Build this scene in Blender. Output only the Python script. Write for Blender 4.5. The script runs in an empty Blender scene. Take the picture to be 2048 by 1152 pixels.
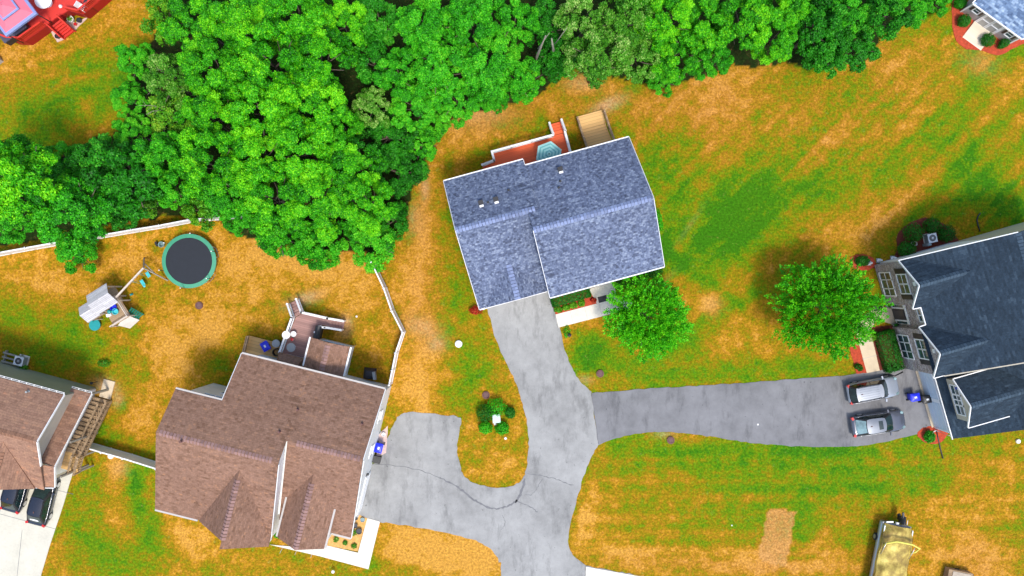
import bpy, math, random
import numpy as np
from mathutils import Vector, Matrix
R = math.radians
SC = bpy.context.scene
COL = SC.collection
# ------------------------------------------------------------------ camera, sky, sun, exposure
CAM_H = 72.0
S = 90.0/2048                      # metres on the ground per photo pixel
cam = bpy.data.objects.new('camera', bpy.data.cameras.new('camera'))
COL.objects.link(cam)
cam.location = (0, 0, CAM_H)
cam.rotation_euler = (0, 0, 0)
cam.data.sensor_width = 36
cam.data.lens = 36*CAM_H/90.0
cam.data.clip_end = 2000
SC.camera = cam
SUN_EL, SUN_AZ = 66.0, math.degrees(math.atan2(0.36, -0.93))
W = bpy.data.worlds.new('World'); SC.world = W; W.use_nodes = True
nt = W.node_tree
sky = nt.nodes.new('ShaderNodeTexSky'); sky.sky_type = 'NISHITA'; sky.sun_disc = False
sky.sun_elevation = R(SUN_EL); sky.sun_rotation = R(SUN_AZ)
sky.air_density = 1.0; sky.dust_density = 2.0
nt.links.new(sky.outputs[0], nt.nodes['Background'].inputs[0])
nt.nodes['Background'].inputs[1].default_value = 0.15
sun = bpy.data.objects.new('sun', bpy.data.lights.new('sun', 'SUN')); COL.objects.link(sun)
sun.data.energy = 1.7; sun.data.angle = R(11); sun.data.color = (1, .955, .88)
_e = R(SUN_EL)
_d = Vector((-0.36*math.cos(_e), 0.93*math.cos(_e), -math.sin(_e)))
sun.rotation_euler = _d.to_track_quat('-Z', 'Y').to_euler()
SC.view_settings.view_transform = 'Standard'; SC.view_settings.look = 'None'
SC.view_settings.exposure = 0.85; SC.view_settings.gamma = 1
SC.view_settings.use_curve_mapping = False
SC.cycles.max_bounces = 6; SC.cycles.transparent_max_bounces = 8

# ------------------------------------------------------------------ helpers
def P(px, py, z=0.0):
    """photo pixel seen at height z -> world x, y"""
    k = S*(CAM_H-z)/CAM_H
    return ((px-1024)*k, -(py-576)*k)

class Fr:
    """a local frame on the ground"""
    def __init__(s, x, y, deg): s.x, s.y, s.deg = x, y, deg; s.c, s.n = math.cos(R(deg)), math.sin(R(deg))
    def l(s, px, py, z=0.0):
        X, Y = P(px, py, z); X -= s.x; Y -= s.y
        return (X*s.c+Y*s.n, -X*s.n+Y*s.c)

def thing(name, label, cat, loc=(0, 0, 0), rz=0, group=None):
    o = bpy.data.objects.new(name, None); COL.objects.link(o)
    o.location = loc; o.rotation_euler = (0, 0, R(rz)); o.empty_display_size = .3
    o['label'] = label; o['category'] = cat
    if group: o['group'] = group
    return o

def tag(o, label, cat, group=None):
    o['label'] = label; o['category'] = cat
    if group: o['group'] = group
    return o

def dup(root, loc=None, rz=None, label=None, group=None, scale=None):
    r = root.copy(); COL.objects.link(r)
    if loc is not None: r.location = loc
    if rz is not None: r.rotation_euler = (0, 0, R(rz))
    if scale is not None: r.scale = scale
    if label: r['label'] = label
    if group: r['group'] = group
    for ch in list(root.children):
        c = ch.copy(); COL.objects.link(c); c.parent = r
        for g in list(ch.children):
            d = g.copy(); COL.objects.link(d); d.parent = c
    return r

def area2(p): return sum(p[i][0]*p[(i+1) % len(p)][1]-p[(i+1) % len(p)][0]*p[i][1] for i in range(len(p)))

class MB:
    def __init__(s): s.v, s.f, s.uv, s.sm = [], [], [], []
    def face(s, pts, uv=None, smooth=False):
        n = len(s.v); s.v += [tuple(p) for p in pts]; s.f.append(tuple(range(n, n+len(pts)))); s.uv.append(uv); s.sm.append(smooth)
    def mesh(s, vs, fs, smooth=False):
        n = len(s.v); s.v += [tuple(p) for p in vs]
        for f in fs: s.f.append(tuple(i+n for i in f)); s.uv.append(None); s.sm.append(smooth)
        return s
    def roof(s, pts, t=.14):
        pts = [Vector(p) for p in pts]
        n = (pts[1]-pts[0]).cross(pts[2]-pts[0]).normalized()
        if n.z < 0: pts.reverse(); n = -n
        h = Vector((0, 0, 1)).cross(n)
        h = h.normalized() if h.length > 1e-4 else Vector((1, 0, 0))
        g = n.cross(h)
        s.face(pts, [(p.dot(h), p.dot(g)) for p in pts])
        low = [p-Vector((0, 0, t)) for p in pts]
        s.face(list(reversed(low)))
        for i in range(len(pts)):
            j = (i+1) % len(pts); s.face([low[i], low[j], pts[j], pts[i]])
        return s
    def box(s, c, d, rz=0.0, tilt=None):
        x, y, z = d[0]/2, d[1]/2, d[2]/2
        m = Matrix.Rotation(R(rz), 3, 'Z')
        if tilt: m = m @ Matrix.Rotation(R(tilt[1]), 3, tilt[0])
        vs = [Vector(c)+m @ Vector((a*x, b*y, e*z)) for a in (-1, 1) for b in (-1, 1) for e in (-1, 1)]
        return s.mesh(vs, [(0, 1, 3, 2), (4, 6, 7, 5), (0, 4, 5, 1), (2, 3, 7, 6), (0, 2, 6, 4), (1, 5, 7, 3)])
    def bar(s, p, q, w, h):
        p, q = Vector(p), Vector(q); d = (q-p).normalized()
        a = Vector((0, 0, 1)).cross(d)
        a = a.normalized() if a.length > 1e-3 else Vector((1, 0, 0))
        b = d.cross(a)
        vs = [c+a*(i*w/2)+b*(j*h/2) for c in (p, q) for i in (-1, 1) for j in (-1, 1)]
        return s.mesh(vs, [(0, 1, 3, 2), (4, 6, 7, 5), (0, 4, 5, 1), (2, 3, 7, 6), (0, 2, 6, 4), (1, 5, 7, 3)])
    def prism(s, poly, z0, z1, uvtop=False):
        if area2(poly) < 0: poly = list(reversed(poly))
        n = len(poly)
        s.face([(p[0], p[1], z1) for p in poly], [(p[0], p[1]) for p in poly])
        s.face([(p[0], p[1], z0) for p in reversed(poly)])
        for i in range(n):
            a, b = poly[i], poly[(i+1) % n]
            s.face([(a[0], a[1], z0), (b[0], b[1], z0), (b[0], b[1], z1), (a[0], a[1], z1)])
        return s
    def extu(s, poly, u0, u1):
        """extrude a (v,z) outline along u"""
        if area2(poly) < 0: poly = list(reversed(poly))
        n = len(poly)
        s.face([(u1, p[0], p[1]) for p in poly]); s.face([(u0, p[0], p[1]) for p in reversed(poly)])
        for i in range(n):
            a, b = poly[i], poly[(i+1) % n]
            s.face([(u0, a[0], a[1]), (u0, b[0], b[1]), (u1, b[0], b[1]), (u1, a[0], a[1])][::-1])
        return s
    def extv(s, poly, v0, v1):
        """extrude a (u,z) outline along v"""
        if area2(poly) < 0: poly = list(reversed(poly))
        n = len(poly)
        s.face([(p[0], v0, p[1]) for p in poly]); s.face([(p[0], v1, p[1]) for p in reversed(poly)])
        for i in range(n):
            a, b = poly[i], poly[(i+1) % n]
            s.face([(a[0], v0, a[1]), (b[0], v0, b[1]), (b[0], v1, b[1]), (a[0], v1, a[1])][::-1])
        return s
    def tube(s, pts, r, n=8, r2=None):
        pts = [Vector(p) for p in pts]; rings = []; m = len(pts)
        for i, p in enumerate(pts):
            d = (pts[min(i+1, m-1)]-pts[max(i-1, 0)]).normalized()
            a = d.cross(Vector((0, 0, 1)))
            a = a.normalized() if a.length > 1e-3 else Vector((1, 0, 0))
            b = d.cross(a); rr = r if r2 is None else r+(r2-r)*i/(m-1)
            rings.append([p+a*(rr*math.cos(2*math.pi*k/n))+b*(rr*math.sin(2*math.pi*k/n)) for k in range(n)])
        vs = [q for g in rings for q in g]; fs = []
        for i in range(m-1):
            for k in range(n):
                fs.append((i*n+k, i*n+(k+1) % n, (i+1)*n+(k+1) % n, (i+1)*n+k))
        fs += [tuple(reversed(range(n))), tuple(range((m-1)*n, m*n))]
        return s.mesh(vs, fs, True)
    def lathe(s, prof, x=0, y=0, n=24, z=0):
        vs = []; fs = []; m = len(prof)
        for r, h in prof:
            vs += [(x+r*math.cos(2*math.pi*k/n), y+r*math.sin(2*math.pi*k/n), z+h) for k in range(n)]
        for i in range(m-1):
            for k in range(n): fs.append((i*n+k, i*n+(k+1) % n, (i+1)*n+(k+1) % n, (i+1)*n+k))
        fs += [tuple(reversed(range(n))), tuple(range((m-1)*n, m*n))]
        return s.mesh(vs, fs, False)
    def grid(s, fn, nu, nv, smooth=True):
        vs = [fn(i/nu, j/nv) for j in range(nv+1) for i in range(nu+1)]
        fs = [(j*(nu+1)+i, j*(nu+1)+i+1, (j+1)*(nu+1)+i+1, (j+1)*(nu+1)+i) for j in range(nv) for i in range(nu)]
        return s.mesh(vs, fs, smooth)
    def build(s, name, mat, parent=None, loc=None, rz=None):
        me = bpy.data.meshes.new(name); me.from_pydata(s.v, [], s.f)
        if any(u for u in s.uv):
            ul = me.uv_layers.new(name='UVMap'); k = 0
            for f, u in zip(s.f, s.uv):
                for i in range(len(f)):
                    if u: ul.data[k].uv = u[i]
                    k += 1
        me.polygons.foreach_set('use_smooth', s.sm)
        me.materials.append(mat); me.update()
        o = bpy.data.objects.new(name, me); COL.objects.link(o)
        if parent: o.parent = parent
        if loc: o.location = loc
        if rz is not None: o.rotation_euler = (0, 0, R(rz))
        return o

# ------------------------------------------------------------------ materials
def lin(c): return tuple(((x/255)/12.92 if x/255 <= .04045 else ((x/255+.055)/1.055)**2.4) for x in c)
class NT:
    def __init__(s, name):
        s.m = bpy.data.materials.new(name); s.m.use_nodes = True; s.t = s.m.node_tree
        s.b = s.t.nodes['Principled BSDF']
    def n(s, kind, **kw):
        x = s.t.nodes.new('ShaderNode'+kind)
        for k, v in kw.items():
            if hasattr(x, k): setattr(x, k, v)
        return x
    def l(s, a, b): s.t.links.new(a, b)
    def ramp(s, stops, fac=None):
        r = s.n('ValToRGB'); e = r.color_ramp.elements
        while len(e) < len(stops): e.new(.5)
        for q, (p, c) in zip(e, stops): q.position = p; q.color = (*c, 1)
        if fac is not None: s.l(fac, r.inputs[0])
        return r.outputs[0]
    def coord(s, which='Object'): return s.n('TexCoord').outputs[which]
    def noise(s, vec, scale, detail=4, rough=.6):
        x = s.n('TexNoise'); x.inputs['Scale'].default_value = scale; x.inputs['Detail'].default_value = detail
        x.inputs['Roughness'].default_value = rough; s.l(vec, x.inputs['Vector']); return x.outputs['Fac']
    def mix(s, fac, a, b, mode='MIX'):
        x = s.n('MixRGB', blend_type=mode)
        for i, q in ((0, fac), (1, a), (2, b)):
            if isinstance(q, (int, float)): x.inputs[i].default_value = q
            elif isinstance(q, tuple): x.inputs[i].default_value = (*q, 1)
            else: s.l(q, x.inputs[i])
        return x.outputs[0]
    def math(s, op, a, b=0.0, clamp=False):
        x = s.n('Math', operation=op); x.use_clamp = clamp
        for i, q in ((0, a), (1, b)):
            if isinstance(q, (int, float)): x.inputs[i].default_value = q
            else: s.l(q, x.inputs[i])
        return x.outputs[0]
    def bump(s, h, st=.3, d=.02):
        x = s.n('Bump'); x.inputs['Strength'].default_value = st; x.inputs['Distance'].default_value = d
        s.l(h, x.inputs['Height']); s.l(x.outputs[0], s.b.inputs['Normal'])
    def fin(s, col, rough=.7, metal=0.0, spec=None):
        if isinstance(col, tuple): s.b.inputs['Base Color'].default_value = (*col, 1)
        else: s.l(col, s.b.inputs['Base Color'])
        s.b.inputs['Roughness'].default_value = rough; s.b.inputs['Metallic'].default_value = metal
        if spec is not None: s.b.inputs['Specular IOR Level'].default_value = spec
        return s.m

def plain(name, c, rough=.6, metal=0.0, var=.18, scale=3.0, spec=None, bump=0.0):
    """weathered single colour: large and small noise"""
    t = NT(name); v = t.coord()
    f = t.math('ADD', t.math('MULTIPLY', t.noise(v, scale, 3), .6), t.math('MULTIPLY', t.noise(v, scale*9, 3), .4))
    lo = tuple(x*(1-var) for x in c); hi = tuple(min(1, x*(1+var)) for x in c)
    if bump: t.bump(t.noise(v, scale*12, 2), bump, .01)
    return t.fin(t.ramp([(.3, lo), (.7, hi)], f), rough, metal, spec)

def shingle(name, stops, bw=.42, rh=.15, mottle=.35):
    t = NT(name); uv = t.coord('UV')
    def brick(w, h, off):
        b = t.n('TexBrick'); b.offset = off; b.inputs['Scale'].default_value = 1
        b.inputs['Brick Width'].default_value = w; b.inputs['Row Height'].default_value = h
        b.inputs['Mortar Size'].default_value = 0.0; b.inputs['Bias'].default_value = 0
        b.inputs['Color1'].default_value = (0, 0, 0, 1); b.inputs['Color2'].default_value = (1, 1, 1, 1)
        t.l(uv, b.inputs['Vector']); return b.outputs['Color']
    a = brick(bw, rh, .37); c = brick(bw*.63, rh, .61)
    f = t.mix(.5, a, c)
    f = t.mix(mottle, f, t.noise(uv, 1.3, 5, .7))
    col = t.ramp(stops, f)
    # shadow line along the butt of every course: a dark band, its shade painted into the colour
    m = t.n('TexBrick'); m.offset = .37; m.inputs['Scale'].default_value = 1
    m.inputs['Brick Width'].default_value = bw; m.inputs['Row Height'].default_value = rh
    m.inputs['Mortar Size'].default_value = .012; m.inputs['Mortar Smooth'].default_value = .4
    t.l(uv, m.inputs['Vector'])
    t.bump(t.math('SUBTRACT', 1.0, m.outputs['Fac']), .6, .015)
    big = t.noise(uv, .22, 3)
    col = t.mix(.45, col, t.ramp([(.36, (.62, .62, .62)), (.64, (1.3, 1.3, 1.3))], t.noise(uv, 6.5, 3, .7)), 'MULTIPLY')
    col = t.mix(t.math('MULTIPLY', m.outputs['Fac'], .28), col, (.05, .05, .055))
    col = t.mix(.5, col, t.ramp([(.35, (.72, .72, .72)), (.7, (1.1, 1.1, 1.1))], big), 'MULTIPLY')
    return t.fin(col, .9, 0, .15)

def boards(name, c, w=.14, axis='X', var=.25, rough=.75, gap=.35):
    """planks running along one axis of the object"""
    t = NT(name); sx = t.n('SeparateXYZ'); t.l(t.coord(), sx.inputs[0])
    q = sx.outputs['Y' if axis == 'X' else 'X']
    k = t.math('DIVIDE', q, w); fl = t.math('FLOOR', k); fr = t.math('FRACT', k)
    wn = t.n('TexWhiteNoise', noise_dimensions='1D'); t.l(fl, wn.inputs['W'])
    mp = t.n('Mapping'); t.l(t.coord(), mp.inputs['Vector'])
    mp.inputs['Scale'].default_value = (1, 12, 12) if axis == 'X' else (12, 1, 12)
    g = t.noise(mp.outputs[0], 2, 4)
    f = t.math('ADD', t.math('MULTIPLY', wn.outputs['Value'], .6), t.math('MULTIPLY', g, .4))
    col = t.ramp([(.15, tuple(x*(1-var) for x in c)), (.85, tuple(min(1, x*(1+var)) for x in c))], f)
    edge = t.math('LESS_THAN', t.math('ABSOLUTE', t.math('SUBTRACT', fr, .5)), .46)
    col = t.mix(t.math('SUBTRACT', 1.0, edge), col, tuple(x*gap for x in c))
    t.bump(edge, .5, .01)
    return t.fin(col, rough)

def siding(name, c, h=.11):
    t = NT(name); sx = t.n('SeparateXYZ'); t.l(t.coord(), sx.inputs[0])
    fr = t.math('FRACT', t.math('DIVIDE', sx.outputs['Z'], h))
    t.bump(fr, .5, .02)
    f = t.noise(t.coord(), 1.2, 4)
    return t.fin(t.ramp([(.3, tuple(x*.88 for x in c)), (.7, c)], f), .55)

def stone(name):
    t = NT(name); v = t.coord()
    mp = t.n('Mapping'); t.l(v, mp.inputs['Vector']); mp.inputs['Scale'].default_value = (3.2, 3.2, 6.0)
    vo = t.n('TexVoronoi'); vo.inputs['Scale'].default_value = 1; t.l(mp.outputs[0], vo.inputs['Vector'])
    ve = t.n('TexVoronoi', feature='DISTANCE_TO_EDGE'); ve.inputs['Scale'].default_value = 1; t.l(mp.outputs[0], ve.inputs['Vector'])
    sx = t.n('SeparateColor'); t.l(vo.outputs['Color'], sx.inputs[0])
    col = t.ramp([(0, lin((105, 92, 92))), (.3, lin((150, 130, 122))), (.55, lin((185, 175, 172))), (.8, lin((140, 122, 135))), (1, lin((215, 205, 198)))], sx.outputs[0])
    col = t.mix(.35, col, t.ramp([(.3, (.3, .26, .24)), (.7, (.7, .66, .64))], t.noise(v, 9, 4)), 'MIX')
    col = t.mix(t.math('LESS_THAN', ve.outputs['Distance'], .045), col, lin((95, 88, 86)))
    t.bump(ve.outputs['Distance'], .6, .04)
    return t.fin(col, .85)

def leafmat(name, stops, trans=.15, rough=.55):
    t = NT(name)
    a = t.n('Attribute'); a.attribute_name = 'tint'
    oi = t.n('ObjectInfo')
    f = t.math('ADD', a.outputs['Fac'], t.math('MULTIPLY', t.math('SUBTRACT', oi.outputs['Random'], .5), .22), True)
    col = t.ramp(stops, f)
    t.fin(col, rough, 0, .25)
    tr = t.n('BsdfTranslucent'); t.l(col, tr.inputs['Color'])
    ms = t.n('MixShader'); ms.inputs[0].default_value = trans
    t.l(t.b.outputs[0], ms.inputs[1]); t.l(tr.outputs[0], ms.inputs[2])
    t.l(ms.outputs[0], t.t.nodes['Material Output'].inputs['Surface'])
    return t.m

def paint(name, c, rough=.25, coat=.6, metal=.3):
    t = NT(name); v = t.coord()
    f = t.noise(v, 2.5, 3)
    t.fin(t.ramp([(.3, tuple(x*.9 for x in c)), (.7, c)], f), rough, metal)
    t.b.inputs['Coat Weight'].default_value = coat; t.b.inputs['Coat Roughness'].default_value = .08
    return t.m

def glassy(name, c=(.02, .025, .03), rough=.08, spec=.8):
    t = NT(name); f = t.noise(t.coord(), 1.7, 2)
    return t.fin(t.ramp([(.3, tuple(x*.6 for x in c)), (.7, tuple(x*1.4 for x in c))], f), rough, 0, spec)

def asphalt(name, c, warm=0.0):
    t = NT(name); v = t.coord()
    big = t.noise(v, .16, 5, .6); mid = t.noise(v, 1.1, 5, .7); fine = t.noise(v, 22, 3, .8)
    f = t.math('ADD', t.math('MULTIPLY', big, .5), t.math('ADD', t.math('MULTIPLY', mid, .3), t.math('MULTIPLY', fine, .2)))
    col = t.ramp([(.32, tuple(x*.58 for x in c)), (.5, c), (.66, tuple(x*1.3 for x in c))], f)
    # oil and tyre stains with shapes of their own
    mp = t.n('Mapping'); t.l(v, mp.inputs['Vector']); mp.inputs['Scale'].default_value = (.9, .28, 1); mp.inputs['Rotation'].default_value = (0, 0, R(-16))
    st = t.noise(mp.outputs[0], .8, 6, .75)
    col = t.mix(t.ramp([(.52, (0, 0, 0)), (.68, (.60, .60, .60))], st), col, tuple(x*.42 for x in c))
    spots = t.noise(v, 2.6, 2, .5)
    col = t.mix(t.ramp([(.70, (0, 0, 0)), (.76, (.6, .6, .6))], spots), col, tuple(x*.3 for x in c))
    t.bump(fine, .35, .006)
    return t.fin(col, .92, 0, .2)

M = {}
M['white'] = plain('white_vinyl', (.82, .82, .81), .45, var=.05)
M['trim'] = plain('white_trim_paint', (.78, .78, .77), .5, var=.06)
M['greytrim'] = plain('grey_trim_paint', (.46, .43, .40), .55, var=.08)
M['concrete'] = plain('concrete', (.68, .64, .55), .85, var=.14, scale=1.1, bump=.3)
M['drive_concrete'] = plain('cream_concrete', (.56, .53, .43), .85, var=.13, scale=.7, bump=.3)
M['tanconc'] = plain('tan_concrete', (.62, .50, .34), .85, var=.14, scale=1.4, bump=.2)
M['asphalt_old'] = asphalt('old_pale_asphalt', (.300, .298, .286))
M['asphalt_new'] = asphalt('blue_grey_asphalt', (.192, .191, .195))
M['tar'] = plain('crack_tar', (.15, .15, .155), .8, var=.3)
M['roof_blue'] = shingle('blue_grey_shingles', [(.22, lin((72, 79, 97))), (.42, lin((92, 102, 127))), (.6, lin((114, 125, 149))), (.82, lin((144, 154, 172)))], .24, .15, .4)
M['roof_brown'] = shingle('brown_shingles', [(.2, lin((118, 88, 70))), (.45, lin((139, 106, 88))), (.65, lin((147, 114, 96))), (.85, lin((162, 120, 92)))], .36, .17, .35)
M['roof_tan'] = shingle('tan_shingles', [(.2, lin((136, 102, 84))), (.5, lin((156, 120, 100))), (.7, lin((166, 128, 104))), (.9, lin((194, 130, 98)))], .6, .2, .45)
M['roof_slate'] = shingle('dark_slate_shingles', [(.2, lin((37, 49, 60))), (.45, lin((44, 58, 71))), (.65, lin((50, 65, 79))), (.88, lin((70, 86, 100)))], .5, .17, .4)
M['roof_shed'] = shingle('blue_mottled_shingles', [(.2, lin((74, 92, 122))), (.5, lin((112, 136, 168))), (.85, lin((178, 198, 220)))], .5, .18, .3)
M['side_white'] = siding('white_siding', (.84, .84, .82))
M['side_cream'] = siding('cream_siding', (.55, .50, .40))
M['side_sage'] = siding('sage_siding', (.30, .32, .24))
M['side_grey'] = siding('pale_grey_siding', (.46, .45, .42))
M['stone'] = stone('grey_fieldstone')
M['redpaint'] = boards('red_painted_boards', (.86, .13, .03), .15, 'X', .10, .6, .75)
M['reddeck'] = boards('bright_red_stained_boards', (.60, .03, .018), .14, 'X', .14, .6, .7)
M['redskirt'] = boards('dark_red_board_skirt', (.33, .008, .008), .14, 'X', .2, .6, .6)
M['browndeck'] = boards('mauve_brown_boards', (.36, .20, .17), .16, 'X', .22, .7, .5)
M['pine'] = boards('fresh_pine_boards', (.70, .42, .15), .28, 'X', .14, .7, .55)
M['weathered'] = boards('weathered_boards', (.34, .23, .13), .14, 'X', .3, .85, .5)
M['greyboard'] = boards('grey_weathered_planks', (.50, .48, .48), .16, 'X', .18, .85, .6)
M['greybeam'] = plain('grey_weathered_beam', (.30, .27, .22), .85, var=.25)
M['palebeam'] = plain('pale_weathered_timber', (.60, .52, .44), .85, var=.2)
M['black'] = plain('black_plastic', (.018, .018, .02), .45, var=.3)
M['rubber'] = plain('tyre_rubber', (.02, .02, .02), .85, var=.3)
M['alloy'] = plain('silver_alloy', (.62, .62, .64), .3, .8, var=.06)
M['alu'] = plain('pontoon_aluminium', (.42, .48, .54), .35, .6, var=.12, scale=1.5)
M['glass'] = glassy('window_glass', (.035, .07, .075), .06)
M['darkglass'] = glassy('dark_car_glass', (.012, .03, .03), .05)
M['skyglass'] = glassy('pale_roof_glass', (.22, .33, .34), .1)
M['shutter'] = plain('dark_shutter_paint', (.022, .022, .03), .5, var=.2)
M['brownshutter'] = plain('brown_shutter_paint', (.07, .055, .045), .5, var=.2)
M['gdoor'] = plain('pale_blue_garage_door', (.55, .64, .72), .4, var=.05)
M['blue'] = plain('blue_plastic', (.01, .025, .62), .4, var=.12)
M['teal'] = plain('teal_plastic', (.01, .28, .28), .4, var=.12)
M['turq'] = plain('turquoise_plastic', (.06, .52, .55), .4, var=.1)
M['green_plastic'] = plain('green_plastic', (.0, .17, .11), .35, var=.1)
M['grey'] = plain('grey_plastic', (.32, .34, .34), .5, var=.1)
M['iron'] = plain('rusty_iron', (.15, .07, .06), .8, var=.35, scale=6)
M['terracotta'] = plain('terracotta', (.36, .13, .06), .8, var=.2)
M['mulch_red'] = plain('red_mulch', (.42, .055, .02), .95, var=.45, scale=5, bump=.8)
M['mulch_dark'] = plain('dark_red_mulch', (.16, .03, .015), .95, var=.5, scale=5, bump=.8)
M['mulch_tan'] = plain('straw_mulch', (.62, .34, .10), .95, var=.35, scale=5, bump=.8)
M['red'] = plain('red_plastic', (.5, .012, .012), .35, var=.1)
M['brick'] = plain('pale_pavers', (.58, .42, .36), .85, var=.2, scale=6)
M['bark'] = plain('grey_bark', (.13, .10, .075), .95, var=.35, scale=4)
M['palebark'] = plain('pale_bare_bark', (.27, .24, .19), .9, var=.2)
# ------------------------------------------------------------------ ground
def _hash(ix, iy, seed):
    h = (ix.astype(np.int64)*374761393+iy.astype(np.int64)*668265263+seed*974634777) & 0x7fffffff
    h = ((h ^ (h >> 13))*1274126177) & 0x7fffffff
    return ((h ^ (h >> 16)) & 0xffff)/65535.0
def vnoise(x, y, seed=0):
    ix = np.floor(x); iy = np.floor(y); fx = x-ix; fy = y-iy
    fx = fx*fx*(3-2*fx); fy = fy*fy*(3-2*fy)
    a = _hash(ix, iy, seed); b = _hash(ix+1, iy, seed); c = _hash(ix, iy+1, seed); d = _hash(ix+1, iy+1, seed)
    return (a*(1-fx)+b*fx)*(1-fy)+(c*(1-fx)+d*fx)*fy
def fbm(x, y, seed=0, o=4):
    t = 0; w = 1; tot = 0
    for i in range(o): t = t+w*vnoise(x*2**i, y*2**i, seed+i*17); tot += w; w *= .55
    return t/tot
def blob(px, py, cx, cy, rx, ry, ang=0):
    c, s = math.cos(R(ang)), math.sin(R(ang))
    dx, dy = px-cx, py-cy
    u = (dx*c+dy*s)/rx; v = (-dx*s+dy*c)/ry
    return np.exp(-(u*u+v*v))
def inpoly(px, py, poly):
    r = np.zeros(px.shape, bool); n = len(poly)
    for i in range(n):
        x0, y0 = poly[i]; x1, y1 = poly[(i+1) % n]
        if y0 == y1: continue
        c = ((y0 > py) != (y1 > py)) & (px < (x1-x0)*(py-y0)/(y1-y0)+x0)
        r ^= c
    return r
def segd(px, py, a, b):
    ax, ay = a; bx, by = b; L = (bx-ax)**2+(by-ay)**2
    t = np.clip(((px-ax)*(bx-ax)+(py-ay)*(by-ay))/L, 0, 1)
    return np.hypot(px-ax-t*(bx-ax), py-ay-t*(by-ay))

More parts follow.
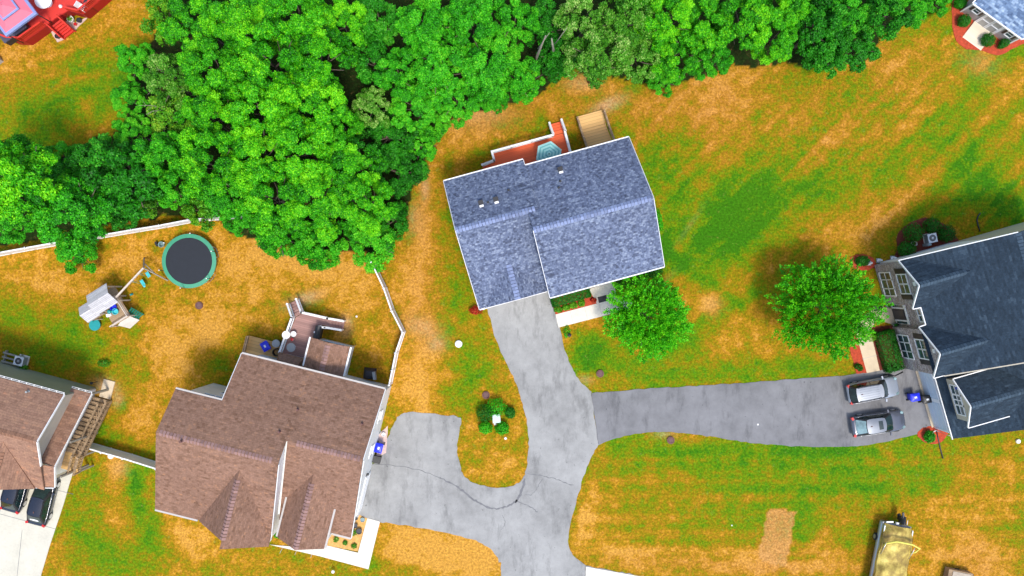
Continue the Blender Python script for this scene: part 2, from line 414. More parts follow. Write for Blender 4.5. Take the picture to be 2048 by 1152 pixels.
# px, py, rx, ry, angle, weight : where the turf is greener (+) or burnt (-)
TURF = [
 (105, 215, 150, 55, -12, .42), (50, 290, 90, 40, 0, .30), (200, 130, 70, 50, 0, .22), (40, 110, 70, 45, 0, -.25), (230, 30, 60, 40, 0, -.2), (130, 150, 80, 30, -10, -.12),
 (1530, 410, 150, 80, -20, .24), (1440, 400, 120, 70, -30, .14), (1555, 385, 50, 30, -30, .16), (1420, 470, 80, 90, 10, .30), (1640, 370, 60, 35, -30, .3), (1345, 330, 55, 90, 20, .34), (1500, 470, 110, 50, -20, .32),
 (1960, 370, 100, 40, 25, .36), (1900, 300, 60, 60, 30, .12), (2030, 420, 60, 30, 0, .2), (1850, 420, 110, 30, -20, .18),
 (1700, 200, 60, 60, 0, .10), (1620, 190, 40, 26, 0, .14), (1480, 240, 40, 40, 0, .06),
 (1390, 210, 120, 60, -20, -.34), (1560, 230, 130, 45, -30, -.26), (1650, 290, 120, 40, -45, -.22), (1300, 210, 50, 30, 0, -.3), (1760, 120, 60, 70, -40, -.22), (1860, 160, 80, 60, -30, -.1), (1740, 450, 120, 40, -35, -.42), (1640, 470, 60, 40, -30, -.2), (2020, 250, 60, 60, 0, -.15), (2000, 120, 60, 60, 0, -.12),
 (1460, 560, 60, 40, 0, -.12), (1420, 610, 28, 28, 0, -.34), (1390, 440, 24, 60, 30, -.2), (1470, 700, 80, 40, -20, -.14), (1560, 480, 40, 20, -30, -.1),
 (1180, 700, 44, 44, -30, .5), (1260, 740, 130, 40, -5, .30), (1480, 740, 130, 26, -4, .36), (1140, 650, 30, 40, 0, -.15), (1190, 640, 40, 24, 0, -.28), (1210, 755, 40, 18, 0, -.3), (1620, 735, 60, 22, 0, .3), (1390, 690, 60, 40, 0, .06),
 (900, 270, 60, 40, -30, -.2), (960, 240, 50, 40, 0, -.15), (1100, 215, 80, 30, 0, -.14), (1050, 250, 40, 18, 0, .12), (1240, 240, 30, 60, 0, .14), (1190, 170, 50, 20, 0, -.2), (1230, 330, 20, 60, 0, .1),
 (850, 420, 24, 70, 10, -.25), (880, 540, 44, 80, 10, .16), (905, 600, 30, 60, 20, .20), (830, 560, 30, 60, 20, -.28), (850, 650, 30, 50, 0, -.24), (940, 720, 40, 70, -30, .34), (900, 790, 46, 26, 0, .32), (970, 760, 30, 30, 0, .10), (840, 740, 40, 70, 10, -.42), (850, 790, 30, 24, 0, -.25), (860, 500, 20, 30, 0, -.1),
 (985, 930, 45, 45, 0, -.24), (945, 870, 20, 34, 0, -.16), (1035, 870, 18, 70, 0, -.05), (1000, 880, 26, 26, 0, .12), (975, 790, 26, 12, 0, -.2), (1030, 930, 20, 40, 0, -.1),
 (850, 1100, 120, 44, 10, -.62), (970, 1120, 40, 40, 0, -.45), (760, 1090, 18, 40, 20, .15), (745, 1130, 20, 30, 20, .28), (640, 1140, 70, 20, 10, .08), (560, 1110, 60, 16, 10, .15),
 (600, 520, 170, 70, 8, -.48), (430, 560, 50, 60, 0, -.10), (350, 720, 60, 60, 30, -.4), (430, 640, 70, 60, 0, -.34), (110, 560, 130, 40, 10, -.4), (690, 650, 50, 90, 20, -.3), (260, 510, 50, 40, 0, -.4), (320, 640, 40, 40, 0, -.1),
 (130, 680, 110, 50, 10, .26), (250, 740, 60, 40, 20, .2), (200, 800, 40, 50, 30, -.2), (290, 820, 40, 60, 30, -.3), (430, 730, 40, 30, 30, .3), (700, 700, 26, 60, 10, .2), (620, 610, 40, 24, 15, .24), (540, 620, 20, 24, 0, .18), (260, 600, 40, 40, 0, .16), (30, 620, 40, 50, 0, .1), (235, 820, 24, 40, 20, .3), (210, 870, 40, 16, 20, .3), (660, 740, 30, 20, 0, .25), (40, 530, 60, 14, 10, .18), (565, 555, 30, 16, 0, .22), (470, 670, 20, 50, 30, .15),
 (270, 970, 26, 70, 6, .42), (300, 1060, 36, 60, -20, .40), (190, 980, 30, 80, 20, .20), (230, 950, 30, 60, 0, -.34), (200, 1090, 60, 40, 0, .30), (250, 1130, 70, 40, 0, .34), (380, 1080, 60, 30, 15, -.32), (480, 1130, 70, 24, 0, -.18), (250, 1060, 24, 40, 0, -.3), (150, 1000, 20, 60, 20, .1), (340, 1000, 20, 60, 0, -.2), (420, 1140, 40, 20, 0, .1),
 (1560, 980, 460, 110, 0, .20), (1330, 900, 130, 34, 4, .34), (1620, 900, 150, 22, 0, .40), (1720, 960, 120, 40, 0, .25), (1540, 1060, 50, 60, 0, .20), (1600, 1050, 30, 60, 10, .30), (1880, 960, 60, 24, 0, .18), (1960, 990, 120, 90, 0, -.14), (1940, 880, 70, 20, 0, .22), (1430, 1120, 300, 26, 4, -.34), (1170, 1040, 22, 60, 20, -.42), (1230, 1090, 60, 26, 20, -.12), (1660, 1100, 90, 50, 0, -.16), (1700, 1090, 30, 26, 0, .3), (1900, 1080, 100, 60, 0, -.12), (1980, 1060, 40, 14, 0, .15), (1190, 960, 14, 60, 12, -.18), (1400, 875, 30, 14, 0, -.15), (1820, 880, 50, 18, -10, .3), (1980, 1130, 50, 40, 0, -.3),
]
TRACKS = [((1318, 495), (1450, 592), 16, .38), ((1500, 588), (1345, 690), 16, .30), ((1560, 560), (1480, 610), 16, .2), ((1310, 440), (1345, 520), 14, .25), ((262, 930), (312, 1090), 18, .1)]
RUST = [(1400, 230, 220, 110, -15, .7), (1650, 300, 200, 90, -40, .55), (1760, 430, 150, 60, -30, .4), (1000, 230, 220, 80, 0, .5), (850, 480, 50, 160, 0, .4), (1760, 130, 100, 90, -30, .3), (1550, 1065, 40, 60, 10, .8), (1400, 1130, 300, 20, 2, .5), (1960, 1130, 70, 60, 0, .5), (840, 640, 60, 80, 0, .35), (1700, 1100, 200, 50, 0, .25)]
BARE = [(1215, 210, 34, 12, -25, .9), (1165, 165, 30, 16, 0, .5), (850, 375, 8, 22, 0, .7), (830, 440, 18, 34, 0, .35), (608, 600, 34, 12, -20, .9), (692, 651, 12, 20, 0, .8), (845, 655, 34, 18, 20, .55), (872, 690, 18, 14, 0, .6), (210, 773, 22, 14, 20, .9), (235, 800, 12, 14, 0, .5), (960, 230, 60, 24, 0, .35), (1330, 560, 26, 6, -40, .12), (1380, 450, 5, 40, 35, .15), (1960, 125, 40, 26, 20, .18), (240, 935, 18, 18, 0, .4), (1425, 610, 18, 18, 0, .25), (1170, 760, 16, 8, 0, .4), (1330, 868, 20, 8, 0, .4)]
WOODS = [(-200, -200), (300, -200), (320, 60), (300, 90), (262, 110), (250, 260), (110, 310), (0, 320), (-200, 320), (-200, 495), (0, 490), (120, 470), (260, 445), (380, 425), (480, 470), (600, 500), (760, 510), (810, 450), (820, 380), (850, 310), (880, 250), (960, 220), (1090, 190), (1120, 140), (1230, 150), (1330, 180), (1470, 130), (1600, 130), (1730, 130), (1780, 50), (1890, 20), (1910, -200)]

fx = np.arange(-49, 49.01, .22); fy = np.arange(-29, 29.01, .22)
XS = np.concatenate([[-420, -250, -150, -100, -75, -60, -54], fx, [54, 60, 75, 100, 150, 250, 420]])
YS = np.concatenate([[-420, -250, -150, -100, -70, -50, -38, -32], fy, [32, 38, 50, 70, 100, 150, 250, 420]])
GX, GY = np.meshgrid(XS, YS)
PX = GX/S+1024; PY = -GY/S+576
g = np.full(GX.shape, .40)
for cx, cy, rx, ry, a, w in TURF: g += w*blob(PX, PY, cx, cy, rx, ry, a)
wob = (fbm(PX/40, PY/40, 3)-.5)*30
for a, b, wd, w in TRACKS: g += w*np.exp(-((segd(PX+wob, PY+wob*.5, a, b))/wd)**2)
g += .42*(fbm(PX/85, PY/85, 11)-.5)+.34*(fbm(PX/22, PY/22, 29, 3)-.5)
# mower stripes: along the slope north-east, along the street south-east
sa, sb = (PX+PY)*.7071, (PX-PY)*.7071
mA = 1/(1+np.exp(-(PX-1230)/40))*1/(1+np.exp((PY-560)/60))
g += mA*.14+mA*.38*(vnoise(sa/11, sb/190, 5)-.5)+mA*.2*(vnoise(sa/30, sb/400, 8)-.5)
mB = 1/(1+np.exp(-(PX-1150)/20))*1/(1+np.exp(-(PY-880)/20))
g += mB*.22*(vnoise(PX/260, PY/9, 7)-.5)+mB*.05*np.sin(PY/36*6.28+vnoise(PX/200, PY/200, 2)*2)
mC = 1/(1+np.exp((PX-230)/20))*1/(1+np.exp((PY-330)/20))
g += mC*.22*(vnoise((PX*.33+PY*.94)/10, (PX*.94-PY*.33)/150, 9)-.5)
rust = np.zeros(GX.shape)
for cx, cy, rx, ry, a, w in RUST: rust += w*blob(PX, PY, cx, cy, rx, ry, a)
rust *= .55+.9*fbm(PX/50, PY/50, 41)
bare = np.zeros(GX.shape)
for cx, cy, rx, ry, a, w in BARE: bare += w*blob(PX, PY, cx, cy, rx, ry, a)
bare *= .6+.8*fbm(PX/14, PY/14, 51, 3)
jx, jy = PX+(fbm(PX/18, PY/18, 61)-.5)*26, PY+(fbm(PX/18, PY/18, 71)-.5)*26
ex, ey = PX+(jx-PX)*.35, PY+(jy-PY)*.35
dirt = inpoly(ex, ey, [(1537, 1015), (1590, 1022), (1572, 1135), (1518, 1120)])
rust = np.where(dirt, .7, rust); bare = np.where(dirt, np.maximum(bare, .32), bare); g = np.where(dirt, g*.3+.06, g)
litter = inpoly(jx, jy, WOODS).astype(float)
nx, ny = len(XS), len(YS)
me = bpy.data.meshes.new('lawn')
co = np.stack([GX, GY, np.zeros_like(GX)], -1).reshape(-1, 3).astype(np.float32)
ii = np.arange(ny*nx).reshape(ny, nx)
q = np.stack([ii[:-1, :-1], ii[:-1, 1:], ii[1:, 1:], ii[1:, :-1]], -1).reshape(-1, 4).astype(np.int32)
def rawmesh(me, co, quads):
    k = quads.shape[1]
    me.vertices.add(len(co)); me.vertices.foreach_set('co', np.ascontiguousarray(co, np.float32).ravel())
    me.loops.add(quads.size); me.loops.foreach_set('vertex_index', np.ascontiguousarray(quads, np.int32).ravel())
    me.polygons.add(len(quads)); me.polygons.foreach_set('loop_start', np.arange(0, quads.size, k, dtype=np.int32))
    try: me.polygons.foreach_set('loop_total', np.full(len(quads), k, np.int32))
    except Exception: pass
    me.update(calc_edges=True)
def fattr(me, name, a):
    at = me.attributes.new(name, 'FLOAT', 'POINT'); at.data.foreach_set('value', np.ascontiguousarray(a, np.float32).ravel())
rawmesh(me, co, q)
for nm, arr in (('green', g), ('rust', rust), ('bare', bare), ('litter', litter)): fattr(me, nm, arr)

t = NT('dry_and_green_turf'); v = t.coord()
def at(n): a = t.n('Attribute'); a.attribute_name = n; return a.outputs['Fac']
n1 = t.noise(v, .95, 5, .75); n2 = t.noise(v, 3.0, 4, .72); n3 = t.noise(v, .55, 4, .6)
f = t.math('ADD', at('green'), t.math('MULTIPLY', t.math('SUBTRACT', n1, .5), 1.6))
f = t.math('ADD', f, t.math('MULTIPLY', t.math('SUBTRACT', n2, .5), .8))
col = t.ramp([(.0, lin((203, 150, 62))), (.2, lin((182, 132, 32))), (.36, lin((153, 122, 18))), (.5, lin((135, 125, 12))), (.64, lin((112, 130, 10))), (.82, lin((88, 132, 10))), (1, lin((58, 118, 12)))], f)
rf = t.math('ADD', at('rust'), t.math('MULTIPLY', t.math('SUBTRACT', n3, .5), .5), True)
rcol = t.ramp([(.0, lin((193, 134, 66))), (.3, lin((172, 117, 38))), (.5, lin((152, 120, 18))), (.68, lin((116, 124, 10))), (.9, lin((78, 124, 10)))], f)
col = t.mix(t.math('MULTIPLY', rf, .85, True), col, rcol)
bcol = t.ramp([(.3, lin((190, 140, 92))), (.7, lin((222, 184, 140)))], n2)
col = t.mix(t.math('ADD', t.math('MULTIPLY', at('bare'), .8), t.math('MULTIPLY', t.math('MULTIPLY', t.math('SUBTRACT', n1, .5), .6), at('bare')), True), col, bcol)
lcol = t.ramp([(.3, lin((40, 34, 16))), (.5, lin((30, 52, 14))), (.75, lin((76, 60, 34)))], n1)
col = t.mix(at('litter'), col, lcol)
gr = t.math('ADD', t.math('MULTIPLY', t.noise(v, 5.0, 3, .75), .75), t.math('MULTIPLY', t.noise(v, 17, 2, .7), .25))
pale = t.noise(v, 1.9, 5, .8)
col = t.mix(t.ramp([(.60, (0, 0, 0)), (.72, (.5, .5, .5))], pale), col, lin((196, 160, 92)))
col = t.mix(.7, col, t.ramp([(.38, (.44, .38, .34)), (.50, (.84, .82, .80)), (.62, (1.34, 1.34, 1.34))], gr), 'MULTIPLY')
t.bump(t.math('ADD', gr, n2), 1.0, .09)
lawn_mat = t.fin(col, .95, 0, .1)
me.materials.append(lawn_mat)
lawn = bpy.data.objects.new('ground', me); COL.objects.link(lawn); lawn['kind'] = 'structure'

def smooth(pts, k=4):
    """rounded closed outline through the points"""
    out = []; n = len(pts)
    for i in range(n):
        p0, p1, p2, p3 = pts[i-1], pts[i], pts[(i+1) % n], pts[(i+2) % n]
        for j in range(k):
            u = j/k
            out.append(tuple(.5*((2*p1[a])+(-p0[a]+p2[a])*u+(2*p0[a]-5*p1[a]+4*p2[a]-p3[a])*u*u+(-p0[a]+3*p1[a]-3*p2[a]+p3[a])*u**3) for a in (0, 1)))
    return out
def spline(pts, k=5):
    out = []; n = len(pts)
    for i in range(n-1):
        p0, p1, p2, p3 = pts[max(i-1, 0)], pts[i], pts[i+1], pts[min(i+2, n-1)]
        for j in range(k):
            u = j/k
            out.append(tuple(.5*((2*p1[a])+(-p0[a]+p2[a])*u+(2*p0[a]-5*p1[a]+4*p2[a]-p3[a])*u*u+(-p0[a]+3*p1[a]-3*p2[a]+p3[a])*u**3) for a in (0, 1)))
    return out+[pts[-1]]
rnd = random.Random(4)
def rough_edge(pts, amp=.05, step=.3):
    out = []
    for i in range(len(pts)):
        a, b = pts[i], pts[(i+1) % len(pts)]; L = math.dist(a, b); n = max(1, int(L/step))
        for j in range(n):
            u = j/n; out.append((a[0]+(b[0]-a[0])*u+rnd.uniform(-amp, amp), a[1]+(b[1]-a[1])*u+rnd.uniform(-amp, amp)))
    return out
def sheet(name, mat, px, z0=-.1, z1=.03, rough=0.0, kind='structure'):
    pts = [P(a, b) for a, b in px]
    if rough: pts = rough_edge(pts, rough)
    mb = MB(); mb.prism(pts, z0, z1)
    o = mb.build(name, mat); o['kind'] = kind; return o

west = spline([(974, 612), (986, 660), (1002, 705), (1022, 745), (1038, 785), (1049, 822), (1056, 862), (1057, 902), (1051, 944), (1038, 965), (1010, 974), (975, 973), (946, 965), (928, 950), (918, 925), (914, 890), (921, 848), (917, 834), (880, 829), (825, 824), (802, 829), (786, 850), (768, 896), (757, 926)])
south = [(744, 927), (735, 950), (722, 1000), (716, 1034)]+spline([(760, 1044), (800, 1049), (850, 1058), (900, 1068), (950, 1081), (980, 1097), (997, 1122), (1003, 1155), (1004, 1400)])
east = [(1500, 1400), (1300, 1156), (1272, 1150), (1172, 1131)]+spline([(1171, 1130), (1146, 1110), (1136, 1085), (1139, 1058), (1151, 1008), (1167, 955), (1184, 911), (1197, 888)])+[(1182, 785)]+spline([(1182, 784), (1160, 762), (1144, 735), (1130, 700), (1118, 655), (1111, 630), (1098, 585)])
sheet('driveway', M['asphalt_old'], west+south+east+[(1060, 560), (960, 590)], rough=.06)
top = spline([(1183, 786), (1250, 781), (1300, 777), (1400, 771), (1500, 765), (1600, 757), (1690, 750), (1760, 736), (1805, 730)])
bot = spline([(1905, 862), (1862, 862), (1830, 869), (1780, 881), (1720, 891), (1650, 894), (1600, 893), (1500, 885), (1420, 873), (1340, 864), (1270, 868), (1225, 879), (1197, 889)])
sheet('side_driveway', M['asphalt_new'], top+[(1840, 725), (1880, 735), (1930, 850)]+bot, z1=.045, rough=.05)
# tar-dark cracks in the old pavement, thin sheets on top of it
def crack(px, w0=.05, w1=.12, z=.034, seed=1):
    r = random.Random(seed); pts = [P(a+r.uniform(-1.2, 1.2), b+r.uniform(-1.2, 1.2)) for a, b in spline(px, 7)]
    mb = MB(); L = []; Rr = []
    for i, p in enumerate(pts):
        q = pts[min(i+1, len(pts)-1)]; o = pts[max(i-1, 0)]
        d = Vector((q[0]-o[0], q[1]-o[1])).normalized(); w = r.uniform(w0, w1)/2
        L.append((p[0]-d.y*w, p[1]+d.x*w, z)); Rr.append((p[0]+d.y*w, p[1]-d.x*w, z))
    for i in range(len(pts)-1): mb.face([Rr[i], Rr[i+1], L[i+1], L[i]])
    o = mb.build('pavement_crack', M['tar']); o['kind'] = 'structure'
crack([(744, 928), (790, 931), (838, 940), (880, 955)], .03, .07, seed=2)
crack([(880, 955), (915, 974), (938, 992), (962, 1008), (992, 1017), (1020, 1010), (1034, 1000)], .06, .22, seed=3)
crack([(1050, 958), (1042, 985), (1030, 1006)], .08, .26, seed=4)
crack([(1054, 946), (1090, 953), (1118, 960), (1147, 971)], .03, .09, seed=5)
crack([(1030, 1000), (1058, 1012), (1076, 1025)], .03, .09, seed=6)
crack([(1085, 958), (1075, 975), (1062, 990), (1050, 988)], .02, .06, seed=7)
crack([(1183, 786), (1190, 830), (1197, 888)], .03, .06, .049, seed=8)
crack([(1172, 1131), (1170, 1160)], .03, .05, seed=9)
crack([(1004, 1030), (1010, 1045), (1003, 1060)], .02, .05, seed=10)
# concrete walks and pads
sheet('street_pavement', M['concrete'], [(1172, 1133), (1272, 1151), (1500, 1190), (1480, 1290), (1168, 1250)], z1=.06)
sheet('front_walk', M['concrete'], [(1111, 629), (1194, 607), (1221, 599), (1260, 590), (1268, 616), (1225, 627), (1117, 655)], z1=.07)
sheet('porch_path', M['concrete'], [(1178, 578), (1226, 562), (1234, 597), (1221, 601), (1194, 608)], z1=.075)
sheet('corner_walk', M['concrete'], [(540, 1089), (600, 1094), (656, 1091), (716, 1105), (735, 1036), (760, 1043), (737, 1138), (640, 1112)], z1=.07)
sheet('entry_walk', M['tanconc'], [(1711, 664), (1733, 746), (1759, 741), (1740, 660), (1754, 640), (1790, 650), (1786, 618), (1757, 612), (1715, 640)], z1=.07)
sheet('concrete_driveway', M['drive_concrete'], [(10, 900), (150, 935), (140, 965), (127, 1010), (100, 1091), (82, 1152), (40, 1320), (-140, 1290), (-40, 1100)], z1=.05)
mbj = MB()
for a, b in (((-20, 1022), (113, 1058)), ((45, 1060), (25, 1240)), ((115, 980), (147, 988)), ((20, 945), (-40, 1180))):
    mbj.bar((*P(*a), .0515), (*P(*b), .0515), .035, .003)
mbj.build('driveway_joint', M['tar'])['kind'] = 'structure'
mbj = MB()
for a, b in (((1140, 622), (1146, 646)), ((1169, 614), (1175, 639)), ((1198, 607), (1204, 632)), ((565, 1096), (560, 1106)), ((597, 1094), (590, 1109)), ((628, 1092), (622, 1115)), ((668, 1094), (660, 1118)), ((700, 1101), (692, 1126)), ((716, 1105), (741, 1111)), ((724, 1076), (749, 1082)), ((731, 1050), (757, 1056)), ((1712, 690), (1745, 682)), ((1724, 718), (1753, 710))):
    mbj.bar((*P(*a), .0765), (*P(*b), .0765), .03, .004)
mbj.build('walk_joint', M['greytrim'])['kind'] = 'structure'
# planting beds
sheet('mulch_bed', M['mulch_red'], [(1103, 596), (1178, 576), (1182, 590), (1194, 588), (1196, 607), (1111, 629)], z1=.05, rough=.04)
sheet('mulch_bed', M['mulch_tan'], [(650, 1060), (720, 1030), (735, 1036), (716, 1103), (652, 1090)], z1=.05, rough=.04)
sheet('mulch_bed', M['mulch_red'], [(1690, 650), (1711, 664), (1733, 746), (1712, 749), (1702, 710)], z1=.05, rough=.06)
sheet('mulch_bed', M['mulch_dark'], [(1740, 655), (1790, 650), (1806, 735), (1759, 741)], z1=.05, rough=.05)
sheet('mulch_bed', M['mulch_dark'], smooth([(1745, 535), (1790, 510), (1794, 470), (1815, 450), (1850, 436), (1890, 450), (1915, 478), (1910, 505), (1800, 535)]), z1=.05, rough=.06)
sheet('mulch_bed', M['mulch_red'], smooth([(1700, 518), (1720, 508), (1745, 515), (1750, 535), (1715, 540)]), z1=.048, rough=.06)
sheet('mulch_bed', M['mulch_red'], smooth([(1834, 868), (1845, 856), (1868, 851), (1895, 860), (1880, 886), (1850, 884)]), z1=.06, rough=.05)
sheet('mulch_bed', M['mulch_red'], smooth([(1905, 0), (1905, 60), (1925, 95), (1960, 100), (1995, 110), (2020, 100), (2060, 60), (1960, -60), (1912, -40)]), z1=.05, rough=.06)
sheet('gravel_bed', M['brick'], [(757, 866), (776, 852), (772, 905), (752, 915)], z1=.04, rough=.05)
sheet('paver_pad', M['brick'], [(125, 30), (150, 45), (176, 35), (150, 62), (135, 70)], z1=.05, rough=.04)
sheet('paver_pad', M['brick'], [(100, 60), (115, 84), (133, 78), (120, 60)], z1=.05, rough=.04)
# ------------------------------------------------------------------ buildings
CAPM = {}
def capmat(name, c):
    if name not in CAPM:
        t = NT(name); g = t.n('NewGeometry')
        CAPM[name] = t.fin(t.ramp([(0, tuple(x*.74 for x in c)), (.5, c), (1, tuple(x*1.14 for x in c))], g.outputs['Random Per Island']), .9, 0, .15)
    return CAPM[name]
def ridge_cap(parent, p, q, mat, slope=.6, step=.27, w=.23, name='ridge_cap'):
    p, q = Vector(p), Vector(q); d = (q-p); L = d.length; d.normalize()
    s = Vector((0, 0, 1)).cross(d).normalized(); mb = MB(); n = int(L/step)
    for i in range(n):
        a = p+d*(i*step); b = p+d*(i*step+step*.80)
        for sg in (1, -1):
            e = s*(sg*w)-Vector((0, 0, w*slope))
            up0, up1 = Vector((0, 0, .02)), Vector((0, 0, .055))
            f = [a+up0, b+up1, b+e+up1, a+e+up0]
            if sg > 0: f.reverse()
            mb.face(f); g = [f[0]-up0, f[1]-up0, f[2]-up0, f[3]-up0]
            mb.face([b+up1, b, b+e, b+e+up1]); mb.face([a+e+up0, b+e+up1, b+e, a+e])
    return mb.build(name, mat, parent)
def trims(name, segs, mat, parent, w=.05, h=.2):
    for a, b in segs: mb = MB(); mb.bar(a, b, w, h); mb.build(name, mat, parent)
def window(parent, face, pos, a, z0, w, h, mull=(1, 1), fmat=None, gmat=None, label=None, name='window'):
    fmat = fmat or M['white']; gmat = gmat or M['glass']
    def put(mb, a0, a1, zz0, zz1, d0, d1):
        c = ((a0+a1)/2, (d0+d1)/2, (zz0+zz1)/2); sz = (a1-a0, d1-d0, zz1-zz0)
        sg = 1 if face[0] == '+' else -1
        if face[1] == 'u': mb.box((pos+sg*c[1], c[0], c[2]), (sz[1], sz[0], sz[2]))
        else: mb.box((c[0], pos+sg*c[1], c[2]), (sz[0], sz[1], sz[2]))
    b = .09; mb = MB()
    put(mb, a-w/2-b, a-w/2, z0-b, z0+h+b, -.02, .06); put(mb, a+w/2, a+w/2+b, z0-b, z0+h+b, -.02, .06)
    put(mb, a-w/2, a+w/2, z0-b, z0, -.02, .08); put(mb, a-w/2, a+w/2, z0+h, z0+h+b, -.02, .06)
    for i in range(1, mull[0]):
        x = a-w/2+w*i/mull[0]; put(mb, x-.045, x+.045, z0, z0+h, -.02, .05)
    for i in range(1, mull[1]):
        zz = z0+h*i/mull[1]; put(mb, a-w/2, a+w/2, zz-.035, zz+.035, -.02, .045)
    o = mb.build(name, fmat, parent)
    if label: o['label'] = label
    g = MB(); put(g, a-w/2, a+w/2, z0, z0+h, -.02, .02); g.build('pane', gmat, o)
    return o
def shutters(parent, face, pos, spans, z0, h, mat):
    sg = 1 if face[0] == '+' else -1
    for a0, a1 in spans:
        mb = MB()
        for d, e in ((.03, 0), (.045, .05)):
            c = (a0+a1)/2; wd = (a1-a0)-2*e; hh = h-2*e
            if face[1] == 'u': mb.box((pos+sg*d, c, z0+h/2), (.05, wd, hh))
            else: mb.box((c, pos+sg*d, z0+h/2), (wd, .05, hh))
        mb.build('shutter', mat, parent)
def railing(parent, pts, h, mat, name='railing', step=.15, post=.12, cap=.17, end_h=None):
    mb = MB()
    for i in range(len(pts)-1):
        a, b = Vector(pts[i]), Vector(pts[i+1]); L = (b-a).length
        up = Vector((0, 0, h))
        mb.bar(a+up, b+up, cap, .05); mb.bar(a+Vector((0, 0, .1)), b+Vector((0, 0, .1)), .10, .06)
        n = max(2, int(L/step))
        for k in range(1, n):
            c = a+(b-a)*(k/n); mb.box((c.x, c.y, c.z+h/2+.04), (.035, .035, h-.1))
    n = len(pts)
    for i, p in enumerate(pts):
        mb.box((p[0], p[1], p[2]+h/2), (post, post, h+.06)); mb.box((p[0], p[1], p[2]+h+.06), (post*1.35, post*1.35, .05))
    return mb.build(name, mat, parent)
def stairs(parent, a, b, width, n, mat, z0, z1, name='steps'):
    """flight from low point a to high point b"""
    mb = MB(); a, b = Vector((a[0], a[1])), Vector((b[0], b[1])); d = (b-a); L = d.length; d.normalize()
    ang = math.degrees(math.atan2(d.y, d.x))
    for i in range(n):
        c = a+d*(L*(i+.5)/n); z = z0+(z1-z0)*(i+1)/n
        mb.box((c.x, c.y, z-.03), (L/n+.03, width, .045), ang)
        e = a+d*(L*i/n+.02)
        mb.box((e.x, e.y, z-.05-(z1-z0)/n/2), (.02, width-.02, (z1-z0)/n-.01), ang)
    for sg in (-1, 1):
        o = Vector((-d.y, d.x))*(sg*width/2)
        mb.bar((a.x+o.x, a.y+o.y, z0+.02), (b.x+o.x, b.y+o.y, z1-.15), .05, .22)
    return mb.build(name, mat, parent)
def box_vent(parent, x, y, z, mat, s=.36):
    mb = MB(); mb.box((x, y-.06, z+.08), (s*.9, s*.45, .2)); v = mb.build('roof_vent', M['trim'], parent)
    d = MB(); d.box((x, y+.22, z+.06), (s*1.1, .38, .14)); d.build('vent_opening', M['black'], v)
def pipe_vent(parent, x, y, z, mat=None):
    mb = MB(); mb.lathe([(.13, 0), (.08, .06), (.08, .34)], x, y, 10, z-.05); mb.build('vent_pipe', mat or M['black'], parent)

# --- the blue grey house in the middle
F1 = Fr(1.95, 4.55, 15.3)
h1 = thing('house', 'house with mottled blue grey shingle roof between the red deck and the pale driveway', 'house', (F1.x, F1.y, 0), F1.deg)
w = MB()
w.extu([(-4.95, 0), (4.95, 0), (4.95, 5.55), (0, 8.45), (-4.95, 5.55)], 0.0, 9.0)
w.extu([(-4.35, 0), (5.5, 0), (5.5, 5.35), (1.65, 7.6), (-4.35, 4.1)], -5.85, -.003)
w.build('wall', M['side_grey'], h1)
# eave plane helpers
rz = lambda v: 8.7-.589*abs(v)
lz = lambda v: 7.9-.602*abs(v-1.65)
ro = MB()
ro.roof([(-.3, 0, 8.7), (9.3, 0, 8.7), (9.3, 5.43, rz(5.43)), (-.3, 5.43, rz(5.43))])
ro.roof([(-.3, 0, 8.7), (-.3, -5.43, rz(5.43)), (9.3, -5.43, rz(5.43)), (9.3, 0, 8.7)])
ro.roof([(-6.15, 1.65, 7.9), (.54, 1.65, 7.9), (.54, 5.97, lz(5.97)), (-6.15, 5.97, lz(5.97))])
ro.roof([(-6.15, 1.65, 7.9), (-6.15, -4.85, lz(-4.85)), (-.02, -4.85, lz(-4.85)), (-.02, 1.65, 7.9)])
gz = lz(-2.0)+.04
ro.roof([(-2.85, -1.9, gz), (-2.85, -4.9, gz), (-5.7, -4.9, lz(-4.85)+.03)], .1)
ro.roof([(-2.85, -1.9, gz), (-.05, -4.9, lz(-4.85)+.03), (-2.85, -4.9, gz)], .1)
roof1 = ro.build('roof', M['roof_blue'], h1)
cm = capmat('blue_ridge_shingles', lin((128, 140, 172)))
ridge_cap(roof1, (-.3, 0, 8.7), (9.3, 0, 8.7), cm); ridge_cap(roof1, (-6.15, 1.65, 7.9), (.5, 1.65, 7.9), cm)
ridge_cap(roof1, (-2.85, -4.9, gz), (-2.85, -1.9, gz), cm)
for x, y in ((-3.69, 3.08), (-2.47, 3.03)): box_vent(roof1, x, y, lz(y)+.02, M['grey'])
box_vent(roof1, 3.16, 4.08, rz(4.08)+.02, M['grey'])
for x, y in ((-3.13, 3.17), (-1.29, 3.72)): pipe_vent(roof1, x, y, lz(y)+.02)
for x, y in ((2.87, 3.3), (2.6, 2.81)): pipe_vent(roof1, x, y, rz(y)+.02)
g5 = rz(5.43)-.09; gl = lz(5.97)-.09; gs = lz(-4.85)-.09
trims('gutter', [((.6, 5.49, g5), (9.3, 5.49, g5)), ((-.3, -5.49, g5), (9.3, -5.49, g5)), ((-6.15, 6.03, gl), (.54, 6.03, gl)), ((-6.15, -4.92, gs), (-.35, -4.92, gs))], M['white'], h1, .09, .12)
trims('fascia', [((9.33, 0, 8.6), (9.33, 5.43, g5)), ((9.33, 0, 8.6), (9.33, -5.43, g5)), ((-6.18, 1.65, 7.8), (-6.18, 5.97, gl)), ((-6.18, 1.65, 7.8), (-6.18, -4.85, gs)), ((-.33, -.0, 8.58), (-.33, -5.43, g5)), ((.57, 5.5, gl+.1), (.57, 5.97, gl))], M['trim'], h1, .04, .18)
gd = MB(); gd.box((-2.9, -4.38, 1.15), (4.9, .06, 2.2))
for k in range(4): gd.box((-2.9, -4.42, .32+.55*k), (4.7, .03, .46))
